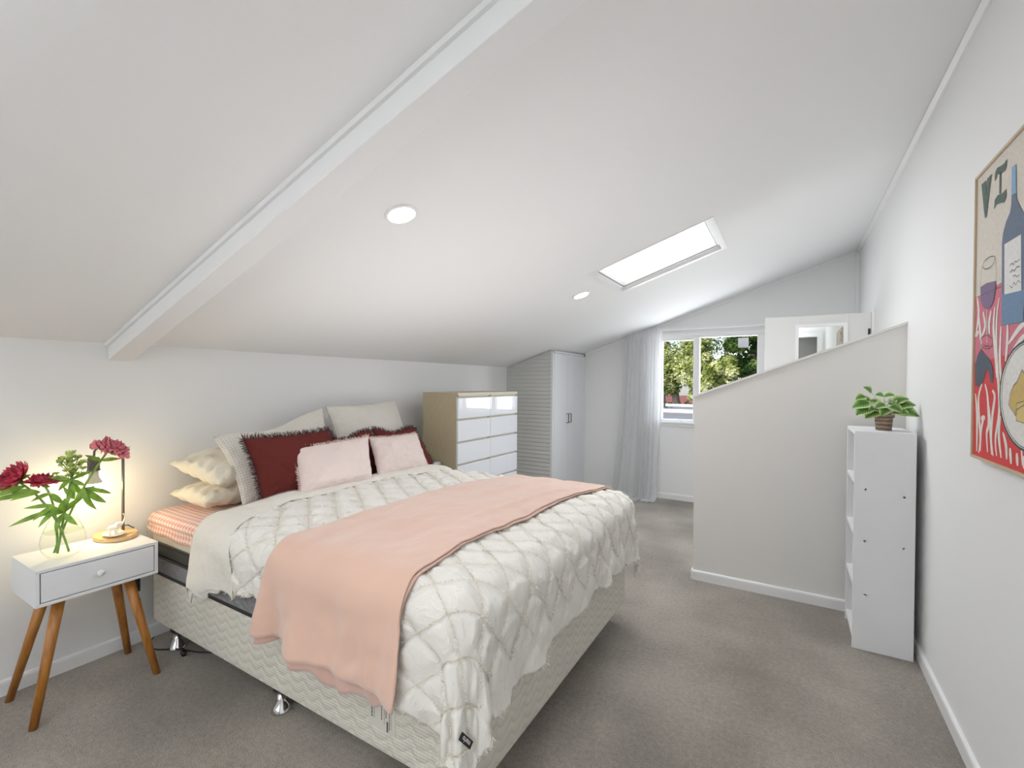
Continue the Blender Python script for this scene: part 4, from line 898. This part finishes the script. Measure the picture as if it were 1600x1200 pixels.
pt2 = thing('framed_poster', 'tall framed food and wine poster with red stripes and blue bottle on right wall', 'picture', (W, 1.8, 1.5))
yl_, yr_, zb_, zt_ = 2.088, 1.42, 1.052, 1.963
def inp(o): o.location = (-W, -1.8, -1.5); return o
F = .009
fm = MB().box((FX-.002, yl_-F, zb_), (W-.006, yl_, zt_)).box((FX-.002, yr_, zb_), (W-.006, yr_+F, zt_)).box((FX-.002, yr_+F, zb_), (W-.006, yl_-F, zb_+F)).box((FX-.002, yr_+F, zt_-F), (W-.006, yl_-F, zt_))
inp(fm.build('frame', M['frameoak'], pt2, bevel=.001))
cols = dict(paper=(.66, .60, .52), green=(.06, .10, .08), neck=(.20, .38, .56), body=(.10, .13, .20), body2=(.11, .20, .34), label=(.74, .72, .70), wine=(.17, .10, .20), pink=(.60, .13, .19), red=(.62, .03, .03), white=(.76, .72, .66), plate=(.74, .72, .68), ink=(.03, .05, .05), crk=(.55, .38, .11), crk2=(.62, .46, .16), leaf=(.05, .065, .10))
cn = list(cols); mats = [mat('print_'+k, cols[k], .75, noise=.10, nscale=90) for k in cn]
pb = MB(); ctr = [0]
def lay(poly, c, d):
    ctr[0] += 1; x = FX+.0035-d*.00035; n = len(poly); pb.add([(x, y, z) for y, z in poly], [list(range(n))], cn.index(c))
def stroke(pts, w, c, d, taper=False):
    ctr[0] += 1; x = FX+.0035-d*.00035-(ctr[0] % 12)*.000025; k = len(pts); vs = []
    for i, (y, z) in enumerate(pts):
        a = pts[max(i-1, 0)]; b = pts[min(i+1, k-1)]; dy, dz = b[0]-a[0], b[1]-a[1]; l_ = math.hypot(dy, dz) or 1
        ww = w*(1 if not taper else (.35+.65*math.sin(PI*(i+.5)/k)))*.5; vs += [(x, y-dz/l_*ww, z+dy/l_*ww), (x, y+dz/l_*ww, z-dy/l_*ww)]
    pb.add(vs, [(2*i, 2*i+1, 2*i+3, 2*i+2) for i in range(k-1)], cn.index(c))
def smooth(pts, n=6):
    out = []
    for i in range(len(pts)-1):
        p0, p1, p2, p3 = pts[max(i-1, 0)], pts[i], pts[i+1], pts[min(i+2, len(pts)-1)]
        for j in range(n):
            t = j/n; out.append(tuple(.5*((2*p1[k])+(-p0[k]+p2[k])*t+(2*p0[k]-5*p1[k]+4*p2[k]-p3[k])*t*t+(-p0[k]+3*p1[k]-3*p2[k]+p3[k])*t**3) for k in (0, 1)))
    return out+[pts[-1]]
zT = ART['tline'][0][1]; zM = ART['red'][0][1]
lay([(yl_-F, zb_+F), (yl_-F, zt_-F), (yr_+F, zt_-F), (yr_+F, zb_+F)], 'paper', 0)
lay([(yl_-F, zT), (yr_+F, zT+.03), (yr_+F, zM-.02), (yl_-F, zM-.02)], 'pink', 1)
lay([(yl_-F, zM), (yr_+F, zM+.03), (yr_+F, zb_+F), (yl_-F, zb_+F)], 'red', 2)
for l_ in ART['white']: stroke(smooth(l_), .017, 'white', 3, True)
for y in [1.70-.045*k for k in range(6)]: stroke(smooth([(y, 1.08), (y+.006, 1.12), (y, 1.16)]), .010, 'white', 3, True)
for y in [1.68-.05*k for k in range(5)]: stroke(smooth([(y, 1.45), (y-.02, 1.38), (y-.05, 1.34)]), .010, 'white', 3, True)
for k in ('V', 'I1', 'I2', 'I3'): lay(ART[k], 'green', 4)
lay(ART['body'], 'body', 4); lay(ART['body2'], 'body2', 5); lay(ART['neck'], 'neck', 5); lay(ART['label'], 'label', 6)
for l_ in ART['scr']: stroke(smooth(l_, 4), .0022, 'ink', 7)
lay(ART['wine'], 'wine', 4)
for k, w in (('glassl', .0016), ('rim', .002), ('stem', .004), ('foot', .002), ('foot2', .002), ('tline', .0015)): stroke(smooth(ART[k], 3), w, 'ink' if k != 'stem' else 'white', 5)
lay(ART['leaf'], 'leaf', 5); lay(ART['plate'], 'plate', 6); stroke(ART['plate'], .006, 'ink', 7); c_ = ART['plate']
cy_, cz_ = sum(p[0] for p in c_)/len(c_), sum(p[1] for p in c_)/len(c_); stroke([(cy_+(y-cy_)*.93, cz_+(z-cz_)*.955) for y, z in c_], .0025, 'ink', 7)
lay(ART['crk1'], 'crk', 7); lay(ART['crk2'], 'crk2', 8); stroke(ART['crk1']+[ART['crk1'][0]], .0018, 'ink', 9); stroke(ART['crk2']+[ART['crk2'][0]], .0018, 'ink', 9)
inp(pb.build('print', mats, pt2, recalc=False))
inp(MB().box((FX+.0036, yr_+.004, zb_+.004), (W-.007, yl_-.004, zt_-.004)).build('backing', M['frameoak'], pt2))
# cable under the bed
cb = MB().tube([(.03, 1.06, .006), (.10, 1.00, .006), (.17, 1.02, .006), (.25, 1.07, .008), (.36, 1.11, .007), (.6, 1.25, .007)], .0035, n=6).tube([(.285, 1.075, .012), (.33, 1.06, .012)], .010, n=8)
tag(cb.build('power_cable', M['black'], smooth=True), 'black power cable lying on the carpet beneath the head of the bed', 'cable')
# ---------------------------------------------------------------- outside
GZ = -2.9
struct(box('ground', (-60, YF+T, GZ-.1), (60, 90, GZ), M['asphalt']))
def tree(x, y, cz_, hh, cr, n, seed, lab, m):
    h = (cz_-GZ)/.62
    rnd = random.Random(seed); t = thing('tree', lab, 'tree', (x, y, GZ), group='trees outside the window')
    MB().tube([(0, 0, 0), (.1, .05, h*.35), (-.05, 0, h*.62)], [.22, .17, .10], n=9).build('trunk', M['bark'], t, smooth=True)
    blobs = [(Vector((rnd.uniform(-1, 1)*cr, rnd.uniform(-1, 1)*cr*.7, h*.62+rnd.uniform(-1, 1)*hh)), cr*rnd.uniform(.26, .46)) for _ in range(26)]
    cc = Vector((0, 0, h*.62)); tot = n; v = []; f = []
    for k in range(n):
        c, r = rnd.choice(blobs); d = Vector((rnd.gauss(0, 1), rnd.gauss(0, 1), rnd.gauss(0, 1))).normalized(); p = c+d*r*rnd.uniform(.72, 1.05)
        a = Vector((rnd.gauss(0, 1), rnd.gauss(0, 1), rnd.gauss(0, .6))).normalized(); b = a.cross(d+Vector((0, 0, .3))).normalized(); s_ = rnd.uniform(.035, .075)
        i0 = len(v); v += [p-a*s_, p+b*s_*.55, p+a*s_, p-b*s_*.55]; f.append((i0, i0+1, i0+2, i0+3))
    me = bpy.data.meshes.new('crown'); me.from_pydata([tuple(q) for q in v], [], f); me.materials.append(m); link('crown', me, t)
tree(-1.1, 18.6, 1.85, 1.2, 1.35, 26000, 1, 'sunlit yellow-green tree filling the left window pane', M['foly'])
tree(.42, 17.6, 1.35, .75, .62, 12000, 2, 'lower sunlit rounded tree at the bottom left of the right window pane', M['foly'])
tree(1.66, 17.8, 2.3, 1.6, 1.05, 30000, 3, 'dark shaded tree filling the right part of the window', M['fold'])
tree(-7, 24.5, 2.2, 1.6, 1.9, 12000, 4, 'tree beyond the left edge of the window, hidden by the curtain', M['foly'])
tree(-.2, 27, 3.6, 2.2, 2.8, 20000, 5, 'dark tree standing behind the sunlit one at left', M['fold'])
tree(5.2, 22, 2.6, 1.8, 1.9, 12000, 6, 'dark tree to the right of the window view', M['fold'])
h1 = thing('house', 'distant house with a red tiled roof under the trees', 'house', (-2.6, 30, GZ))
MB().box((-5, 0, 0), (6, 5, 2.6)).build('walls', M['plasterh'], h1)
MB().prism([(-.4, 2.55), (2.5, 3.38), (5.4, 2.55)], lambda y, z, w: (-5.4+w, y, z), 11.8).build('roof', M['roofred'], h1)
h2 = thing('carport', 'low grey metal carport roof just below the window view', 'carport', (-3, 8.5, GZ))
cr_ = MB().box((0, 0, 3.35), (9, 7.6, 3.42))
for k in range(4): cr_.box((0, 1.2+k*1.7, 3.42), (9, 1.2+k*1.7+.25, 3.47))
cr_.build('roof', M['roofgrey'], h2)
MB().box((0, 7.3, 3.42), (9, 7.6, 3.50)).box((0, 4.2, 3.42), (9, 4.35, 3.50)).build('ridge_strip', M['trim'], h2)
rh = random.Random(77); hv = []; hf = []
for k in range(14000):
    p = Vector((rh.uniform(-8, 6), 21+rh.uniform(-.5, .5), rh.uniform(-2.6, .42)+.12*math.sin(k*.01))); a = Vector((rh.gauss(0, 1), rh.gauss(0, 1), rh.gauss(0, 1))).normalized(); b = a.cross(Vector((0, 1, .4))).normalized(); i0 = len(hv)
    hv += [p-a*.07, p+b*.04, p+a*.07, p-b*.04]; hf.append((i0, i0+1, i0+2, i0+3))
me = bpy.data.meshes.new('hedge'); me.from_pydata([tuple(q) for q in hv], [], hf); me.materials.append(M['fold'])
tag(link('hedge', me), 'low dark clipped hedge in front of the red roofed house outside', 'hedge')
for x, y in ((.2, .2), (8.8, .2), (.2, 7.4), (8.8, 7.4)): MB().box((x-.05, y-.05, 0), (x+.05, y+.05, 3.35)).build('post', M['trim'], h2)
vp = MB().tube([(-.55, 14.5, GZ+3.45), (-.55, 14.5, GZ+3.85)], .03, n=10).lathe([(0, 0), (.10, 0), (.09, .03), (.03, .05), (0, .05)], (-.55, 14.5, GZ+3.45), n=16).lathe([(0, .0), (.05, .0), (.05, .02), (0, .05)], (-.55, 14.5, GZ+3.83), n=14)
tag(vp.build('vent_pipe', M['black']), 'small dark vent pipe standing on the grey roof outside', 'vent pipe')
# ---------------------------------------------------------------- light
w = bpy.data.worlds.new('World'); sc.world = w; w.use_nodes = True; nt = w.node_tree; bg = nt.nodes['Background']
sky = nt.nodes.new('ShaderNodeTexSky'); sky.sky_type = 'NISHITA'; sky.sun_disc = False; sky.sun_elevation = math.radians(48); sky.sun_rotation = math.radians(200); sky.dust_density = 2; sky.air_density = 1
nt.links.new(sky.outputs[0], bg.inputs[0]); bg.inputs[1].default_value = .42
def lamp(name, kind, loc, energy, col=(1, 1, 1), rot=(0, 0, 0), **kw):
    l = bpy.data.lights.new(name, kind); l.energy = energy; l.color = col
    for k, v in kw.items(): setattr(l, k, v)
    o = bpy.data.objects.new(name, l); C.objects.link(o); o.location = loc; o.rotation_euler = rot; return o
def aim(o, to): o.rotation_euler = (Vector(to)-o.location).to_track_quat('-Z', 'Y').to_euler()
s_ = lamp('sun_light', 'SUN', (0, 0, 10), 4.2, (1, .95, .85), angle=.01); s_.rotation_euler = Vector((.35, .75, -.75)).to_track_quat('-Z', 'Y').to_euler()
a_ = lamp('window_daylight', 'AREA', (1.98, YF+.16, 1.33), 15, (.93, .97, 1), shape='RECTANGLE', size=.95, size_y=.85); aim(a_, (1.98, 0, .9))
a_ = lamp('skylight_daylight', 'AREA', (1.97, 3.13, cz(1.97)-.01), 11, (.93, .97, 1), shape='RECTANGLE', size=.62, size_y=.52); a_.rotation_euler = (0, -math.atan(SL), 0)
a_ = lamp('back_wall_fill', 'AREA', (1.3, YB+.12, 1.15), 7.5, (.93, .97, 1), shape='RECTANGLE', size=2.2, size_y=1.1); aim(a_, (1.6, 3, 1.1))  # added fill lamp at the solid back wall, no window there
a_ = lamp('hall_light', 'AREA', (2.6, -2.4, 2.4), 10, (1, .98, .95), shape='DISK', size=.5)
for x, y in ((1.438, 1.317), (1.419, 3.151)):
    a_ = lamp('downlight_lamp', 'SPOT', (x+.004, y, cz(x)-.012), 9, (.97, .98, 1), spot_size=2.4, spot_blend=.9, shadow_soft_size=.05)
a_ = lamp('bounce_fill', 'SPOT', (2.3, -.45, 1.35), 135, (.93, .97, 1), shadow_soft_size=.15, spot_size=2.3, spot_blend=.7); aim(a_, (1.9, -.9, 2.3))  # unseen spot added behind the camera to brighten the room by bounce
a_ = lamp('stair_fill', 'AREA', (2.75, 3.75, .35), 5, (.97, .99, 1), shape='RECTANGLE', size=.6, size_y=.6); aim(a_, (1.7, 2.0, 2.1))  # added lamp hidden behind the half wall, brightens the ceiling
a_ = lamp('ceiling_fill', 'AREA', (1.55, 1.80, .80), 4.6, (.93, .97, 1), shape='RECTANGLE', size=1.6, size_y=1.6, spread=2.5); aim(a_, (1.5, 1.84, 2.0))  # unseen fill added above the bed, only lifts the ceiling tone
lamp('bulb_light', 'POINT', (.156, .79, .80), 3.2, (1, .78, .42), shadow_soft_size=.028)
# ---------------------------------------------------------------- camera
f_, th_, ph_, ro_ = 726.3662, .5397, .0100, .0073
r = Vector((math.cos(th_), math.sin(th_), 0)); fw_ = Vector((-math.sin(th_)*math.cos(ph_), math.cos(th_)*math.cos(ph_), -math.sin(ph_))); up = r.cross(fw_)
r2 = r*math.cos(ro_)+up*math.sin(ro_); up2 = up*math.cos(ro_)-r*math.sin(ro_)
cam = bpy.data.cameras.new('camera'); co = bpy.data.objects.new('camera', cam); C.objects.link(co)
co.matrix_world = Matrix(((r2.x, up2.x, -fw_.x, 2.7282), (r2.y, up2.y, -fw_.y, 0), (r2.z, up2.z, -fw_.z, 1.285), (0, 0, 0, 1)))
cam.sensor_width = 36; cam.lens = f_*36/1600; cam.shift_y = 4.49/1600; cam.clip_start = .02; cam.clip_end = 300
sc.camera = co
sc.view_settings.view_transform = 'Standard'; sc.view_settings.exposure = .33; sc.view_settings.gamma = 1.13
sc.cycles.max_bounces = 8; sc.cycles.diffuse_bounces = 4; sc.cycles.adaptive_threshold = .02; sc.cycles.transparent_max_bounces = 16; sc.cycles.caustics_reflective = False; sc.cycles.caustics_refractive = False
sc.cycles.sample_clamp_indirect = 6
